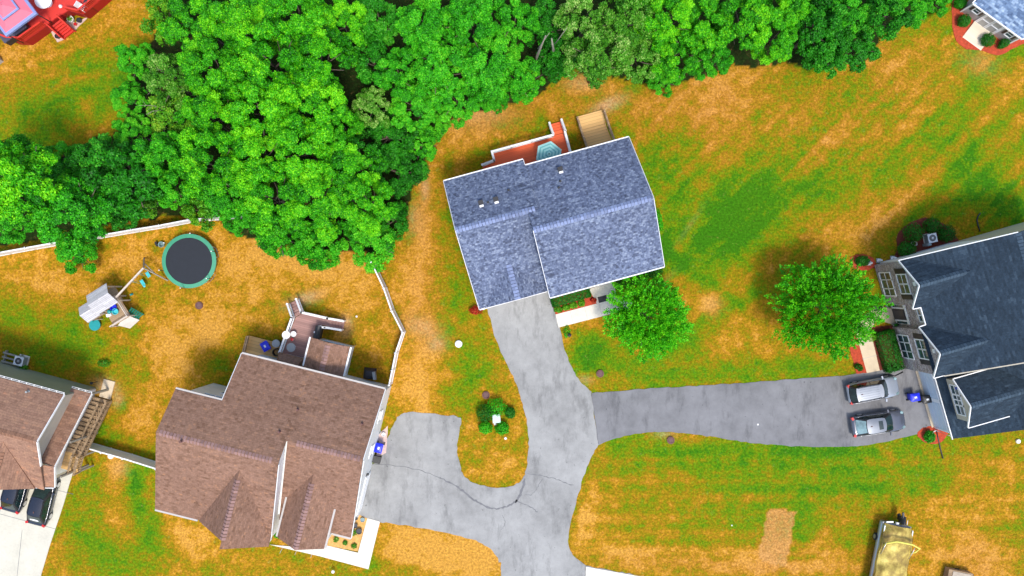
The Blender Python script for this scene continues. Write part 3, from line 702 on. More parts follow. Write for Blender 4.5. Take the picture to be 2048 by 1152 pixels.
gd.build('garage_door', M['white'], h1)
d = MB(); d.box((2.4, -4.99, 1.2), (1.0, .08, 2.1)); d.box((2.4, -5.03, 1.3), (.7, .03, 1.6)); d.build('front_door', M['redskirt'], h1)
for u in (1.0, 5.2, 7.4):
    window(h1, '-v', -4.95, u, 3.6, 1.0, 1.4, (1, 2))
for u in (-4.2, -1.8): window(h1, '+v', 5.5, u, 3.4, 1.0, 1.3, (1, 2))
for u in (1.8, 4.4, 7.4): window(h1, '+v', 4.95, u, 3.4, 1.1, 1.3, (2, 1))
ds = MB(); ds.tube([(-5.95, -4.95, 4.0), (-5.95, -4.6, 3.6), (-5.95, -4.45, 3.4), (-5.95, -4.45, .15)], .05); ds.build('downspout', M['white'], h1)

# red deck behind it
dk = thing('deck', 'bright orange red deck with white railing behind the blue grey house', 'deck', (F1.x, F1.y, 0), F1.deg)
DZ = .85
f = MB(); f.box((1.58, 6.75, DZ-.06), (6.6, 2.35, .1)); f.build('deck_floor', M['redpaint'], dk)
f = MB(); f.box((1.58, 7.9, DZ/2-.06), (6.5, .05, DZ-.12)); f.box((4.86, 6.75, DZ/2-.06), (.05, 2.3, DZ-.12)); f.box((-1.7, 6.75, DZ/2-.06), (.05, 2.3, DZ-.12)); f.build('skirt', M['white'], dk)
stairs(dk, (4.36, 9.05), (4.36, 7.98), .98, 4, M['redpaint'], .1, DZ)
stairs(dk, (-2.75, 6.55), (-1.72, 6.55), 1.0, 4, M['redpaint'], .1, DZ)
railing(dk, [(-1.66, 7.1, DZ), (-1.66, 7.86, DZ), (.1, 7.86, DZ), (1.9, 7.86, DZ), (3.78, 7.86, DZ)], .95, M['white'])
railing(dk, [(4.84, 5.5, DZ), (4.84, 7.9, DZ)], .95, M['white']); railing(dk, [(4.9, 7.95, DZ), (4.9, 9.05, .12)], .95, M['white']); railing(dk, [(3.82, 7.95, DZ), (3.82, 9.05, .12)], .95, M['white'])
railing(dk, [(-1.7, 7.1, DZ), (-2.75, 7.1, .12)], .95, M['white'])
ux, uy = F1.l(1098, 308, 3.1)
def toworld(F, u, v): return (F.x+u*F.c-v*F.n, F.y+u*F.n+v*F.c)
ptx = thing('patio_umbrella', 'striped teal patio umbrella open over the red deck', 'umbrella', (*toworld(F1, ux, uy), DZ), F1.deg+6)
def canopy(r0, r1, z0, z1, n=6, sag=.0):
    mb = MB()
    for k in range(n):
        a0, a1 = 2*math.pi*k/n, 2*math.pi*(k+1)/n
        p = [(r1*math.cos(a0), r1*math.sin(a0), z1), (r1*math.cos(a1), r1*math.sin(a1), z1), (r0*math.cos(a1), r0*math.sin(a1), z0), (r0*math.cos(a0), r0*math.sin(a0), z0)]
        mb.face(p); mb.face([(x, y, z-.015) for x, y, z in reversed(p)])
    return mb
stripe = [plain('pale_teal_cloth', (.36, .66, .62), .8, var=.06), plain('mid_teal_cloth', (.16, .45, .45), .8, var=.06)]
can = None
rr = [0.04, .22, .34, .52, .66, .84, .98, 1.16]
for k in range(7):
    mb = canopy(rr[k], rr[k+1], 2.42-.42*rr[k], 2.42-.42*rr[k+1])
    if can is None: can = mb.build('canopy', stripe[0], ptx)
    else: mb.build('stripe_band', stripe[k % 2], can)
mb = MB(); mb.tube([(0, 0, 0), (0, 0, 2.5)], .025); mb.build('pole', M['white'], ptx)
mb = MB(); mb.lathe([(.05, 0), (.03, .1), (.0, .12)], 0, 0, 10, 2.42); mb.build('finial', M['black'], ptx)
tb = thing('patio_table', 'round glass patio table under the striped teal umbrella', 'table', (*toworld(F1, ux, uy), DZ), F1.deg)
mb = MB(); mb.lathe([(.1, .70), (.62, .70), (.62, .73), (.1, .73)], 0, 0, 24); mb.build('tabletop', M['skyglass'], tb)
for k in range(4):
    a = R(45+90*k); mb = MB(); mb.tube([(.5*math.cos(a), .5*math.sin(a), .7), (.55*math.cos(a), .55*math.sin(a), 0)], .02); mb.build('leg', M['black'], tb)
def patio_chair(x, y, z, rz, label, mat=None):
    c = thing('patio_chair', label, 'chair', (x, y, z), rz); mat = mat or M['greybeam']
    mb = MB(); mb.box((0, 0, .42), (.5, .5, .04)); mb.build('seat', mat, c)
    mb = MB(); mb.box((-.25, 0, .7), (.04, .5, .55), 0, ('Y', -12)); mb.build('backrest', mat, c)
    for sx in (-.22, .22):
        for sy in (-.22, .22): mb = MB(); mb.box((sx, sy, .2), (.04, .04, .4)); mb.build('leg', mat, c)
    return c
patio_chair(*toworld(F1, 3.75, 6.0), DZ, F1.deg+190, 'patio chair on the red deck to the right of the teal umbrella')
patio_chair(*toworld(F1, 1.62, 5.75), DZ, F1.deg+20, 'patio chair on the red deck to the left of the teal umbrella')

# timber steps beside the deck
st = thing('timber_stairs', 'wide pale pine stairs with wooden handrails behind the blue grey house', 'stairs', (F1.x, F1.y, 0), F1.deg)
mb = MB(); mb.box((7.48, 8.55, .12), (2.35, 1.1, .16)); mb.build('landing', M['pine'], st)
stairs(st, (7.48, 8.1), (7.48, 5.2), 2.2, 9, M['pine'], .1, 1.6)
def handrail(parent, pts, h, mat):
    mb = MB()
    for i in range(len(pts)-1):
        a, b = Vector(pts[i]), Vector(pts[i+1]); u = Vector((0, 0, h))
        mb.bar(a+u, b+u, .14, .04); mb.bar(a+u*.55, b+u*.55, .04, .09); mb.bar(a+u*.2, b+u*.2, .04, .09)
    for p in pts: mb.box((p[0], p[1], p[2]+h/2), (.1, .1, h+.1))
    return mb.build('handrail', mat, parent)
handrail(st, [(6.3, 8.9, .15), (6.3, 7.3, .55), (6.3, 5.2, 1.6)], .9, M['weathered'])
handrail(st, [(8.7, 8.9, .15), (8.7, 7.3, .55), (8.7, 5.2, 1.6)], .9, M['weathered'])

# --- the brown house
bx, by = P(560, 900, 9)
F2 = Fr(bx, by, -14)
h2 = thing('house', 'house with brown shingle roof and blown white end wall beside the parking pad', 'house', (bx, by, 0), F2.deg)
nz = lambda v: 5.6+.555*(5.94-v)            # the north slope
rs = lambda v: 8.5-.545*(.67-v)             # right wing, south slope
ls = lambda v: 9.35-.53*(-.87-v)            # left wing, south slope
w = MB()
w.extu([(-6.3, 0), (5.5, 0), (5.5, 5.7), (.67, 8.25), (-6.3, 4.6)], .06, 6.1)
w.extu([(-7.6, 0), (5.5, 0), (5.5, 5.7), (-.87, 9.15), (-7.6, 5.6)], -5.5, .12)
w.extu([(-7.6, 0), (1.95, 0), (1.95, 7.6), (-.87, 9.15), (-7.6, 5.6)], -9.15, -5.503)
w.extv([(-5.4, 0), (.1, 0), (.1, 5.7), (-2.72, 8.3), (-5.4, 5.7)], -8.2, -7.0)
w.build('wall', M['side_white'], h2)
ro = MB()
ro.roof([(-5.68, -.87, 9.38), (.2, -.87, 9.38), (.2, .67, 8.53), (6.3, .67, 8.53), (6.3, 5.94, 5.6), (-5.68, 5.94, 5.6)])
ro.roof([(-9.45, -.87, 9.38), (-5.68, -.87, 9.38), (-5.68, 2.3, nz(2.3)+.01), (-9.45, 2.3, nz(2.3)+.01)])
ro.roof([(-9.45, -.87, 9.38), (-9.45, -8.0, ls(-8.0)), (.2, -8.0, ls(-8.0)), (.2, -.87, 9.38)])
ro.roof([(.28, .67, 8.53), (.28, -6.8, rs(-6.8)), (6.4, -6.8, rs(-6.8)), (6.3, .67, 8.53)])
gz2 = ls(-2.35)
ro.roof([(-2.78, -2.3, gz2+.03), (-2.78, -8.05, gz2+.03), (-5.75, -8.05, ls(-8.0)+.04)], .12)
ro.roof([(-2.78, -2.3, gz2+.03), (.22, -8.0, ls(-8.0)+.04), (.22, -8.7, ls(-8)+.04), (-2.78, -8.7, gz2+.03)], .12)
pz = rs(-1.7)
ro.roof([(2.65, -1.55, pz+.05), (2.65, -7.85, pz+.05), (.75, -7.75, 5.75), (.75, -4.2, 5.75)], .12)
ro.roof([(2.65, -1.55, pz+.05), (4.65, -4.2, 5.75), (4.65, -7.75, 5.75), (2.65, -7.85, pz+.05)], .12)
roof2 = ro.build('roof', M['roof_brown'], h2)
cm = capmat('brown_ridge_shingles', lin((146, 116, 110)))
ridge_cap(roof2, (-9.2, -.87, 9.36), (-.1, -.87, 9.36), cm, .55); ridge_cap(roof2, (1.0, .67, 8.52), (6.2, .67, 8.52), cm, .55)
ridge_cap(roof2, (-2.78, -8.0, gz2+.02), (-2.78, -3.0, gz2+.02), cm, .9); ridge_cap(roof2, (2.65, -7.8, pz+.03), (2.65, -2.2, pz+.03), cm, .65)
for px, py in ((383, 873), (594, 820), (565, 860), (723, 849)):
    u, v = F2.l(px, py, 7.5); pipe_vent(roof2, u, v, nz(v)+.03, M['iron'])
T = M['greytrim']
trims('gutter', [((-5.68, 6.0, 5.52), (6.3, 6.0, 5.52)), ((-9.45, 2.36, nz(2.3)-.1), (-5.75, 2.36, nz(2.3)-.1)), ((-9.45, -8.06, ls(-8)-.08), (-5.9, -8.06, ls(-8)-.08)),
                 ((.68, -7.7, 5.66), (.68, -4.25, 5.66)), ((4.72, -7.7, 5.66), (4.72, -4.25, 5.66)), ((4.85, -6.88, rs(-6.8)-.08), (6.4, -6.88, rs(-6.8)-.08)), ((-.0, -8.66, ls(-8)-.04), (.27, -8.0, ls(-8)-.04))], M['greytrim'], h2, .16, .14)
trims('fascia', [((.25, -1.0, 9.22), (.25, -8.0, ls(-8)-.12)), ((6.33, .67, 8.42), (6.33, 5.94, 5.5)), ((6.4, .67, 8.42), (6.43, -6.8, rs(-6.8)-.1)), ((-5.71, 2.3, nz(2.3)-.08), (-5.71, 5.94, 5.5))], M['trim'], h2, .05, .2)
for u in (-3.4,): pass
window(h2, '+v', 5.5, -4.75, 2.0, .9, .9, (1, 1)); window(h2, '+v', 5.5, -1.3, 2.2, .8, .9, (2, 1)); window(h2, '+v', 5.5, 2.85, 2.6, 1.0, 1.2, (1, 2)); window(h2, '+v', 5.5, 4.8, 2.6, 1.0, 1.2, (1, 2))
window(h2, '+v', 1.95, -7.0, 5.1, 1.9, 1.4, (2, 2)); window(h2, '+v', 1.95, -6.4, 2.0, 1.6, 1.4, (2, 2))
window(h2, '+u', 6.1, 3.2, 2.2, .9, 1.3, (1, 2)); window(h2, '+u', 6.1, .2, 2.2, .9, 1.3, (1, 2))
gd = MB(); gd.box((6.14, -3.9, 1.2), (.06, 3.4, 2.3))
for k in range(4): gd.box((6.18, -3.9, .35+.56*k), (.03, 3.2, .48))
gd.build('garage_door', M['white'], h2)
for v in (-2.0, -5.9):
    l = MB(); l.box((6.2, v, 2.1), (.16, .14, .3)); l.box((6.16, v, 2.3), (.1, .2, .05)); l.build('wall_lamp', M['black'], h2)
for u in (.95, 4.45): p = MB(); p.box((u, -7.5, 2.8), (.18, .18, 5.6)); p.build('porch_post', M['white'], h2)
p = MB(); p.box((2.7, -7.0, .12), (3.9, 1.6, .24)); p.build('porch_floor', M['concrete'], h2)
d = MB(); d.box((2.6, -6.33, 1.3), (1.0, .08, 2.1)); d.box((2.6, -6.37, 1.4), (.7, .03, 1.6)); d.build('front_door', M['redskirt'], h2)
# sun room and bay on the garden side
w = MB(); w.extv([(-.75, 0), (2.1, 0), (2.1, 3.3), (.67, 4.0), (-.75, 3.3)], 5.5, 8.1); w.build('sun_room', M['side_white'], h2)
ro = MB()
ro.roof([(.67, 5.5, 4.35), (-1.0, 5.5, 3.6), (-1.0, 8.35, 3.6), (.67, 8.35, 4.35)]); ro.roof([(.67, 5.5, 4.35), (.67, 8.35, 4.35), (2.35, 8.35, 3.6), (2.35, 5.5, 3.6)])
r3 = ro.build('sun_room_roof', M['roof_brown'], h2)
ridge_cap(r3, (.67, 6.0, 4.34), (.67, 8.2, 4.34), cm, .45)
trims('sun_room_gutter', [((-1.07, 5.9, 3.52), (-1.07, 8.35, 3.52)), ((2.45, 5.9, 3.52), (2.45, 8.35, 3.52))], M['white'], h2, .14, .14)
ds = MB(); ds.tube([(2.45, 8.35, 3.5), (2.2, 8.2, 3.2), (2.2, 8.2, .1)], .05); ds.build('downspout', M['white'], h2)
window(h2, '+v', 8.1, .67, 1.5, 1.8, 1.2, (2, 1))
w = MB(); w.prism([(-3.3, 5.5), (-1.5, 5.5), (-1.5, 6.15), (-3.3, 6.15)], .9, 2.8); w.build('bay', M['side_white'], h2)
ro = MB(); ro.roof([(-3.5, 6.4, 2.85), (-1.3, 6.4, 2.85), (-1.75, 5.5, 3.6), (-3.05, 5.5, 3.6)], .1)
ro.roof([(-1.3, 6.4, 2.85), (-1.3, 5.5, 2.85), (-1.75, 5.5, 3.6)], .1); ro.roof([(-3.5, 6.4, 2.85), (-3.05, 5.5, 3.6), (-3.5, 5.5, 2.85)], .1)
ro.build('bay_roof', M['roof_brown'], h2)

# garden deck of the brown house
DZ2 = .9
dk = thing('deck', 'mauve brown deck with white railings behind the brown house', 'deck', (bx, by, 0), F2.deg)
f = MB(); f.prism([(-3.3, 9.4), (-2.7, 9.95), (-.42, 10.0), (-.42, 9.3), (-1.05, 9.3), (-1.05, 5.55), (-3.75, 5.55), (-3.75, 6.2)], DZ2-.1, DZ2); f.build('deck_floor', M['browndeck'], dk)
f = MB(); f.prism([(-3.22, 9.32), (-2.7, 9.85), (-.5, 9.9), (-.5, 9.35), (-1.12, 9.25), (-1.12, 5.6), (-3.65, 5.6), (-3.65, 6.2)], 0.02, DZ2-.12); f.build('skirt', M['white'], dk)
stairs(dk, (-3.92, 10.66), (-3.05, 9.7), .8, 5, M['browndeck'], .1, DZ2)
stairs(dk, (.8, 9.68), (-.4, 9.65), .75, 5, M['browndeck'], .1, DZ2)
Rl = lambda pts: railing(dk, pts, .95, M['white'], cap=.16)
Rl([(-3.7, 6.25, DZ2), (-3.4, 9.35, DZ2)]); Rl([(-3.4, 9.4, DZ2), (-4.25, 10.35, .15)]); Rl([(-2.72, 10.0, DZ2), (-3.6, 10.95, .15)]); Rl([(-2.7, 10.0, DZ2), (-.42, 10.05, DZ2)])
Rl([(-.42, 10.05, DZ2), (.8, 10.08, .15)]); Rl([(-.42, 9.25, DZ2), (.8, 9.28, .15)]); Rl([(-.45, 9.22, DZ2), (-.95, 9.2, DZ2), (-1.0, 8.4, DZ2)])
# low tan platform with bins
pf = thing('timber_platform', 'tan timber platform with steps beside the mauve deck and bins', 'platform', (bx, by, 0), F2.deg)
f = MB(); f.box((-5.6, 6.05, .35), (2.9, 1.5, .1)); f.build('deck_floor', M['pine'], pf)
f = MB(); f.box((-7.0, 6.0, .7), (.06, 1.6, .9)); f.box((-6.85, 6.0, 1.17), (.12, 1.7, .05)); f.build('side_screen', M['weathered'], pf)

# --- the tan house at the left edge
lx, ly = P(73, 886, 9)
F3 = Fr(lx, ly, -15.2)
h3 = thing('house', 'tan roofed house with sage siding at the left edge', 'house', (lx, ly, 0), F3.deg)
w = MB()
w.extu([(-4.6, 0), (3.05, 0), (3.05, 6.35), (0, 8.35), (-4.6, 5.3)], -12, -.9); w.build('wall', M['side_sage'], h3)
w = MB(); w.extu([(-4.55, 0), (3.0, 0), (3.0, 6.3), (0, 8.3), (-4.55, 5.25)], -.897, -.84); w.build('gable_wall', M['side_cream'], h3)
w = MB(); w.extu([(-4.2, 0), (2.95, 0), (2.95, 3.3), (-2.3, 5.85), (-4.2, 5.0)], -.837, -.78); w.build('end_wall', M['side_white'], h3)
ro = MB()
ro.roof([(-12.5, 0, 8.7), (-.2, 0, 8.7), (-.2, 3.45, 6.5), (-12.5, 3.45, 6.5)]); ro.roof([(-12.5, 0, 8.7), (-12.5, -4.7, 5.5), (-.2, -4.7, 5.5), (-.2, 0, 8.7)])
ro.roof([(-1.25, -2.4, 6.2), (.42, -2.4, 6.2), (.48, 3.3, 3.4), (-1.25, 3.3, 3.4)]); ro.roof([(-1.25, -2.4, 6.98), (-1.25, -4.72, 5.46), (.42, -4.35, 5.25), (.42, -2.4, 6.2)])
ro.roof([(-3.0, -.9, 8.12), (-3.0, -4.8, 8.12), (-5.2, -4.8, 5.6)], .12); ro.roof([(-3.0, -.9, 8.12), (-.9, -4.75, 5.6), (-3.0, -4.8, 8.12)], .12)
roof3 = ro.build('roof', M['roof_tan'], h3)
cm = capmat('tan_ridge_shingles', lin((140, 104, 84)))
ridge_cap(roof3, (-8, 0, 8.68), (-.3, 0, 8.68), cm); ridge_cap(roof3, (-3.0, -4.7, 8.1), (-3.0, -1.5, 8.1), cm, .9)
u, v = F3.l(53, 784, 7); pipe_vent(roof3, u, v, 8.7-.637*v+.03, M['grey'])
mb = MB(); mb.bar((-12.5, 3.62, 6.46), (-.2, 3.62, 6.46), .03, .12); mb.bar((-12.5, 3.5, 6.40), (-.2, 3.5, 6.40), .03, .1)
for k in range(20): mb.bar((-.2-k*.62, 3.48, 6.47), (-.2-k*.62, 3.64, 6.47), .05, .04)
mb.bar((-1.25, 3.48, 3.36), (.5, 3.48, 3.36), .03, .12); mb.bar((-1.25, 3.36, 3.30), (.5, 3.36, 3.30), .03, .1)
for k in range(4): mb.bar((.48-k*.56, 3.34, 3.37), (.48-k*.56, 3.5, 3.37), .05, .04)
gu = mb.build('gutter', M['white'], h3)
mb = MB(); mb.bar((-12.5, 3.56, 6.42), (-.2, 3.56, 6.42), .09, .05); mb.bar((-1.25, 3.42, 3.32), (.5, 3.42, 3.32), .09, .05); mb.build('gutter_trough', M['black'], gu)
trims('fascia', [((-.16, 0, 8.6), (-.16, 3.45, 6.4)), ((-.16, 0, 8.6), (-.16, -2.3, 7.05)), ((.47, -2.4, 6.12), (.53, 3.3, 3.32)), ((.47, -2.4, 6.12), (.47, -4.35, 5.15)), ((-1.25, -4.8, 5.42), (.42, -4.42, 5.2))], M['white'], h3, .06, .2)
window(h3, '+v', 3.05, -4.9, 4.6, 1.2, 1.2, (2, 1))
for v in (3.2, -.75, -3.7): w = MB(); w.box((.3, v, 1.6 if v > 0 else 2.2), (.16, .16, 3.2 if v > 0 else 4.4)); w.build('roof_post', M['greybeam'], h3)
ex = thing('wooden_stair', 'weathered wooden stair with baluster rail along the tan roofed house', 'stairs', (lx, ly, 0), F3.deg)
f = MB(); f.prism([(-.3, 2.4), (.7, 2.4), (.7, 4.0), (-.3, 4.0)], .02, .12); f.build('landing_pad', M['tanconc'], ex)
stairs(ex, (.08, 2.3), (.08, -2.2), 1.6, 13, M['weathered'], .15, 2.5)
f = MB(); f.box((.05, -2.95, 2.46), (1.6, 1.5, .1)); f.build('landing', M['pine'], ex)
railing(ex, [(.86, 2.3, .2), (.86, -2.2, 2.5), (.86, -3.6, 2.5)], .95, M['weathered'], step=.2)
railing(ex, [(.3, 2.0, .35), (.32, -2.2, 2.5), (.32, -3.6, 2.5)], .95, M['weathered'], step=.9)
for (u, v) in ((.75, -2.2), (.75, -3.6), (-.3, -3.6)): f = MB(); f.box((u, v, 1.2), (.12, .12, 2.4)); f.build('support_post', M['greybeam'], ex)

# --- the slate roofed house at the right edge
qx, qy = P(1799, 522, 5.8)
F4 = Fr(qx, qy, 16)
h4 = thing('house', 'stone fronted house with dark slate roof at the right edge', 'house', (qx, qy, 0), F4.deg)
ms = lambda u: 5.8+.6*(u-.55)
w = MB()
w.extv([(.95, 0), (14.3, 0), (14.3, 5.9), (7.4, 9.6), (.95, 5.75)], -10.0, -.3)
w.build('wall', M['side_cream'], h4)
w = MB()
w.extv([(.98, 0), (7.2, 0), (7.2, 9.3), (.98, 5.8)], -.297, -.22)
w.build('side_wall', M['side_white'], h4)
w = MB()
def facade(v0, v1, z):   # gable fronted block of stone
    c = (v0+v1)/2
    w.extu([(v0, 0), (v1, 0), (v1, 5.6), (c, z), (v0, 5.6)], .45, .897)
facade(-.3, -3.8, 7.45); facade(-5.95, -9.75, 7.45)
w.box((.92, -4.87, 2.9), (.055, 2.14, 5.8))
w.extv([(1.62, 0), (7.0, 0), (7.0, 6.0), (1.62, 2.95)], -15.6, -10.003)
w.build('stone_front', M['stone'], h4)
ro = MB()
ro.roof([(.65, -.02, ms(.65)), (7.4, -.02, ms(7.4)), (7.4, -9.85, ms(7.4)), (.25, -9.85, ms(.25)), (.25, -5.7, ms(.25)), (.65, -5.6, ms(.65))])
ro.roof([(7.4, 0, ms(7.4)), (14.6, 0, 5.6), (14.6, -15.9, 5.6), (7.4, -15.9, ms(7.4))])
az = 7.95; ue = (az-5.8)/.6+.55
ro.roof([(.0, .03, 5.75), (0, -2.05, az), (ue, -2.05, az+.02), (.6, .03, 5.83)], .13); ro.roof([(0, -2.05, az), (0, -4.0, 5.8), (.62, -4.05, 5.86), (ue, -2.05, az+.02)], .13)
ro.roof([(.1, -5.6, 5.75), (.1, -7.65, az), (ue, -7.65, az+.02), (.6, -5.6, 5.85)], .13); ro.roof([(.1, -7.65, az), (.1, -9.85, 5.75), (.6, -9.86, 5.86), (ue, -7.65, az+.02)], .13)
gs4 = lambda u: 3.2+.62*(u-1.45)
ro.roof([(1.42, -9.87, gs4(1.42)), (1.42, -15.85, gs4(1.42)), (7.45, -15.85, gs4(7.45)), (7.45, -9.87, gs4(7.45))])
dz, de = 6.9, 5.55
ud = (dz-3.2)/.62+1.45; ud2 = (de-3.2)/.62+1.45
ro.roof([(1.8, -12.58, dz), (ud, -12.58, dz), (ud2, -10.48, de), (1.68, -10.48, de)], .1); ro.roof([(1.8, -12.58, dz), (1.78, -14.55, de), (ud2, -14.55, de), (ud, -12.58, dz)], .1)
roof4 = ro.build('roof', M['roof_slate'], h4)
cm = capmat('slate_ridge_shingles', lin((66, 82, 96)))
ridge_cap(roof4, (.1, -2.05, az), (ue-.1, -2.05, az), cm, 1.0); ridge_cap(roof4, (.2, -7.65, az), (ue-.1, -7.65, az), cm, 1.0)
ridge_cap(roof4, (1.9, -12.58, dz), (ud-.1, -12.58, dz), cm, .7); ridge_cap(roof4, (7.4, -.05, ms(7.4)), (7.4, -9.8, ms(7.4)), cm, .6)
w = MB(); w.extu([(-10.75, 3.3), (-14.2, 3.3), (-14.2, 5.4), (-12.5, 6.55), (-10.75, 5.4)], 2.05, 5.0); dm = w.build('dormer', M['side_cream'], h4)
window(dm, '-u', 2.05, -11.6, 4.0, .75, 1.1, (1, 2)); window(dm, '-u', 2.05, -12.45, 4.0, .85, 1.1, (2, 2)); window(dm, '-u', 2.05, -13.3, 4.0, .75, 1.1, (1, 2))
z8 = ms(7.4)
trims('fascia', [((.0, 0.06, 5.70), (7.4, .03, z8-.08)), ((-.03, .03, 5.68), (-.03, -2.05, az-.06)), ((-.03, -2.05, az-.06), (-.03, -4.0, 5.72)), ((.07, -5.6, 5.68), (.07, -7.65, az-.06)), ((.07, -7.65, az-.06), (.07, -9.85, 5.68)),
                 ((.0, -4.05, 5.75), (.62, -4.08, 5.8)), ((.6, -4.1, 5.78), (.6, -5.55, 5.78)), ((.1, -5.55, 5.75), (.6, -5.53, 5.8)), ((.1, -9.9, 5.7), (1.5, -9.9, 5.7)),
                 ((1.36, -9.9, 3.16), (1.36, -15.9, 3.16)), ((1.64, -10.45, 5.5), (1.76, -12.58, dz-.06)), ((1.76, -12.58, dz-.06), (1.74, -14.55, 5.5)), ((1.68, -10.42, 5.5), (ud2, -10.42, 5.5)), ((1.78, -14.6, 5.5), (ud2, -14.6, 5.5))], M['white'], h4, .07, .14)
for v, zl in ((-2.05, 1), (-7.65, 0)):
    up = v+.0
    window(h4, '-u', .45, v+.72, .6, .55, 1.9, (1, 2)); window(h4, '-u', .45, v, .6, .7, 1.9, (1, 2)); window(h4, '-u', .45, v-.72, .6, .55, 1.9, (1, 2))
    window(h4, '-u', .45, v+.42, 3.65, .72, 1.55, (1, 2)); window(h4, '-u', .45, v-.42, 3.65, .72, 1.55, (1, 2))
    shutters(h4, '-u', .45, ((v+.92, v+1.32), (v-1.32, v-.92)), 3.55, 1.75, M['shutter'])
    l = MB(); l.box((.42, v, 6.3), (.06, .35, .35)); l.build('gable_vent', M['white'], h4)
window(h4, '-u', .9, -4.85, 4.55, 1.0, .95, (2, 2))
d = MB(); d.box((.88, -4.87, 1.35), (.08, 1.75, 2.5)); df = d.build('door_frame', M['white'], h4)
d = MB(); d.box((.82, -4.87, 1.25), (.06, .95, 2.15)); d.box((.78, -4.87, 1.35), (.03, .7, 1.7)); d.build('front_door', M['shutter'], df)
for v in (-4.15, -5.6): d = MB(); d.box((.83, v, 1.35), (.03, .2, 1.8)); d.build('side_light', M['glass'], df)
for v in (-11.4, -14.15):
    g_ = MB(); g_.box((1.6, v, 1.2), (.08, 2.45, 2.2))
    for k in range(4): g_.box((1.55, v, .35+.55*k), (.03, 2.3, .47))
    go = g_.build('garage_door', M['gdoor'], h4)
    tt = MB(); tt.box((1.48, v, .08), (.3, 2.5, .1)); tt.build('threshold', M['tanconc'], go)
    fr = MB(); fr.box((1.6, v+1.3, 1.2), (.12, .14, 2.4)); fr.box((1.6, v-1.3, 1.2), (.12, .14, 2.4)); fr.box((1.6, v, 2.38), (.12, 2.46, .14)); fr.build('door_trim', M['white'], go)
ds = MB(); ds.tube([(1.5, -15.75, 3.1), (1.55, -15.68, .25), (1.1, -15.9, .12)], .05, 6); ds.build('downspout', M['white'], h4)

# --- garden shed, top right
sx_, sy_ = P(1972, 52, 0)
F5 = Fr(*P(1921, 23, 0), -36)
sh = thing('shed', 'grey garden shed with blue mottled roof and double doors in the top right corner', 'shed', (F5.x, F5.y, 0), F5.deg)
w = MB(); w.extu([(0, 0), (0, 2.35), (2.0, 3.6), (4.0, 2.35), (4.0, 0)], 0, 4.95); w.build('wall', M['side_grey'], sh)
ro = MB(); ro.roof([(-.12, -.18, 2.38), (5.07, -.18, 2.38), (5.07, 2.0, 3.75), (-.12, 2.0, 3.75)], .1); ro.roof([(-.12, 2.0, 3.75), (5.07, 2.0, 3.75), (5.07, 4.2, 2.38), (-.12, 4.2, 2.38)], .1)
ro.build('roof', M['roof_shed'], sh)
trims('trim', [((0, -.03, .05), (0, -.03, 2.3)), ((4.95, -.03, .05), (4.95, -.03, 2.3)), ((1.5, -.03, .1), (1.5, -.03, 2.25)), ((3.4, -.03, .1), (3.4, -.03, 2.25)), ((1.5, -.03, 2.25), (3.4, -.03, 2.25)), ((-.14, -.18, 2.3), (-.14, 2.0, 3.66)), ((5.1, -.18, 2.3), (5.1, 2.0, 3.66)), ((-.12, -.22, 2.3), (5.07, -.22, 2.3))], M['white'], sh, .12, .12)
for u in (2.0, 2.9):
    d = MB(); d.box((u, -.03, 1.15), (.86, .05, 2.1)); do = d.build('door', M['side_grey'], sh)
    tt = MB()
    for a in (-.38, .38): tt.box((u+a, -.07, 1.15), (.1, .04, 2.1))
    for z in (.15, 1.15, 2.15): tt.box((u, -.075, z), (.8, .04, .1))
    tt.build('door_batten', M['white'], do)
for u in (.75, 4.2):
    window(sh, '-v', 0, u, 1.15, .5, .8, (1, 2)); shutters(sh, '-v', 0, ((u-.55, u-.33), (u+.33, u+.55)), 1.1, .9, M['brownshutter'])
r_ = MB(); r_.mesh([(1.45, -.08, .22), (3.45, -.08, .22), (3.45, -1.75, .06), (1.45, -1.75, .06), (1.45, -.08, .02), (3.45, -.08, .02), (3.45, -1.75, .0), (1.45, -1.75, .0)], [(0, 3, 2, 1), (0, 1, 5, 4), (3, 7, 6, 2), (0, 4, 7, 3), (1, 2, 6, 5)])
ramp = r_.build('ramp', boards('pale_ramp_boards', (.70, .60, .45), .16, 'X', .12, .7, .7), sh)
# corner of a pale box at the left edge
bxx = thing('storage_box', 'pale storage box corner at the left edge below the pink canopy', 'box', (*P(-6, 124, 0), 0), 40)
mb = MB(); mb.box((0, 0, .35), (1.0, .7, .7)); mb.build('body', M['side_grey'], bxx)
mb = MB(); mb.box((0, 0, .74), (1.06, .76, .08)); mb.build('lid', M['white'], bxx)
# ------------------------------------------------------------------ trees and shrubs
G = lambda c: lin(c)
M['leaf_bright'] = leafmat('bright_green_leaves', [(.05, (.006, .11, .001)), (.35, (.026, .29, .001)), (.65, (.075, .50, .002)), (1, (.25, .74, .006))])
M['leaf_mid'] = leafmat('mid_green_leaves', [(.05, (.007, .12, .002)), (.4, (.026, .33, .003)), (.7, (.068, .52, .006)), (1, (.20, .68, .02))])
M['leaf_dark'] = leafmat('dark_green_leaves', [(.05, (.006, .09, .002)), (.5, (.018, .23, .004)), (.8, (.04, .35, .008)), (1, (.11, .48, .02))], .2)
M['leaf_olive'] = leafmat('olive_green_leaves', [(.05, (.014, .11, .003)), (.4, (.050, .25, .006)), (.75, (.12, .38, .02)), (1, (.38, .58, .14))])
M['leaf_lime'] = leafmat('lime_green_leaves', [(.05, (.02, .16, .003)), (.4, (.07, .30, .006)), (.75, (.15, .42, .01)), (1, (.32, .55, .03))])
M['leaf_hedge'] = leafmat('hedge_leaves', [(.05, (.006, .07, .004)), (.5, (.018, .17, .006)), (1, (.05, .30, .015))], .2)
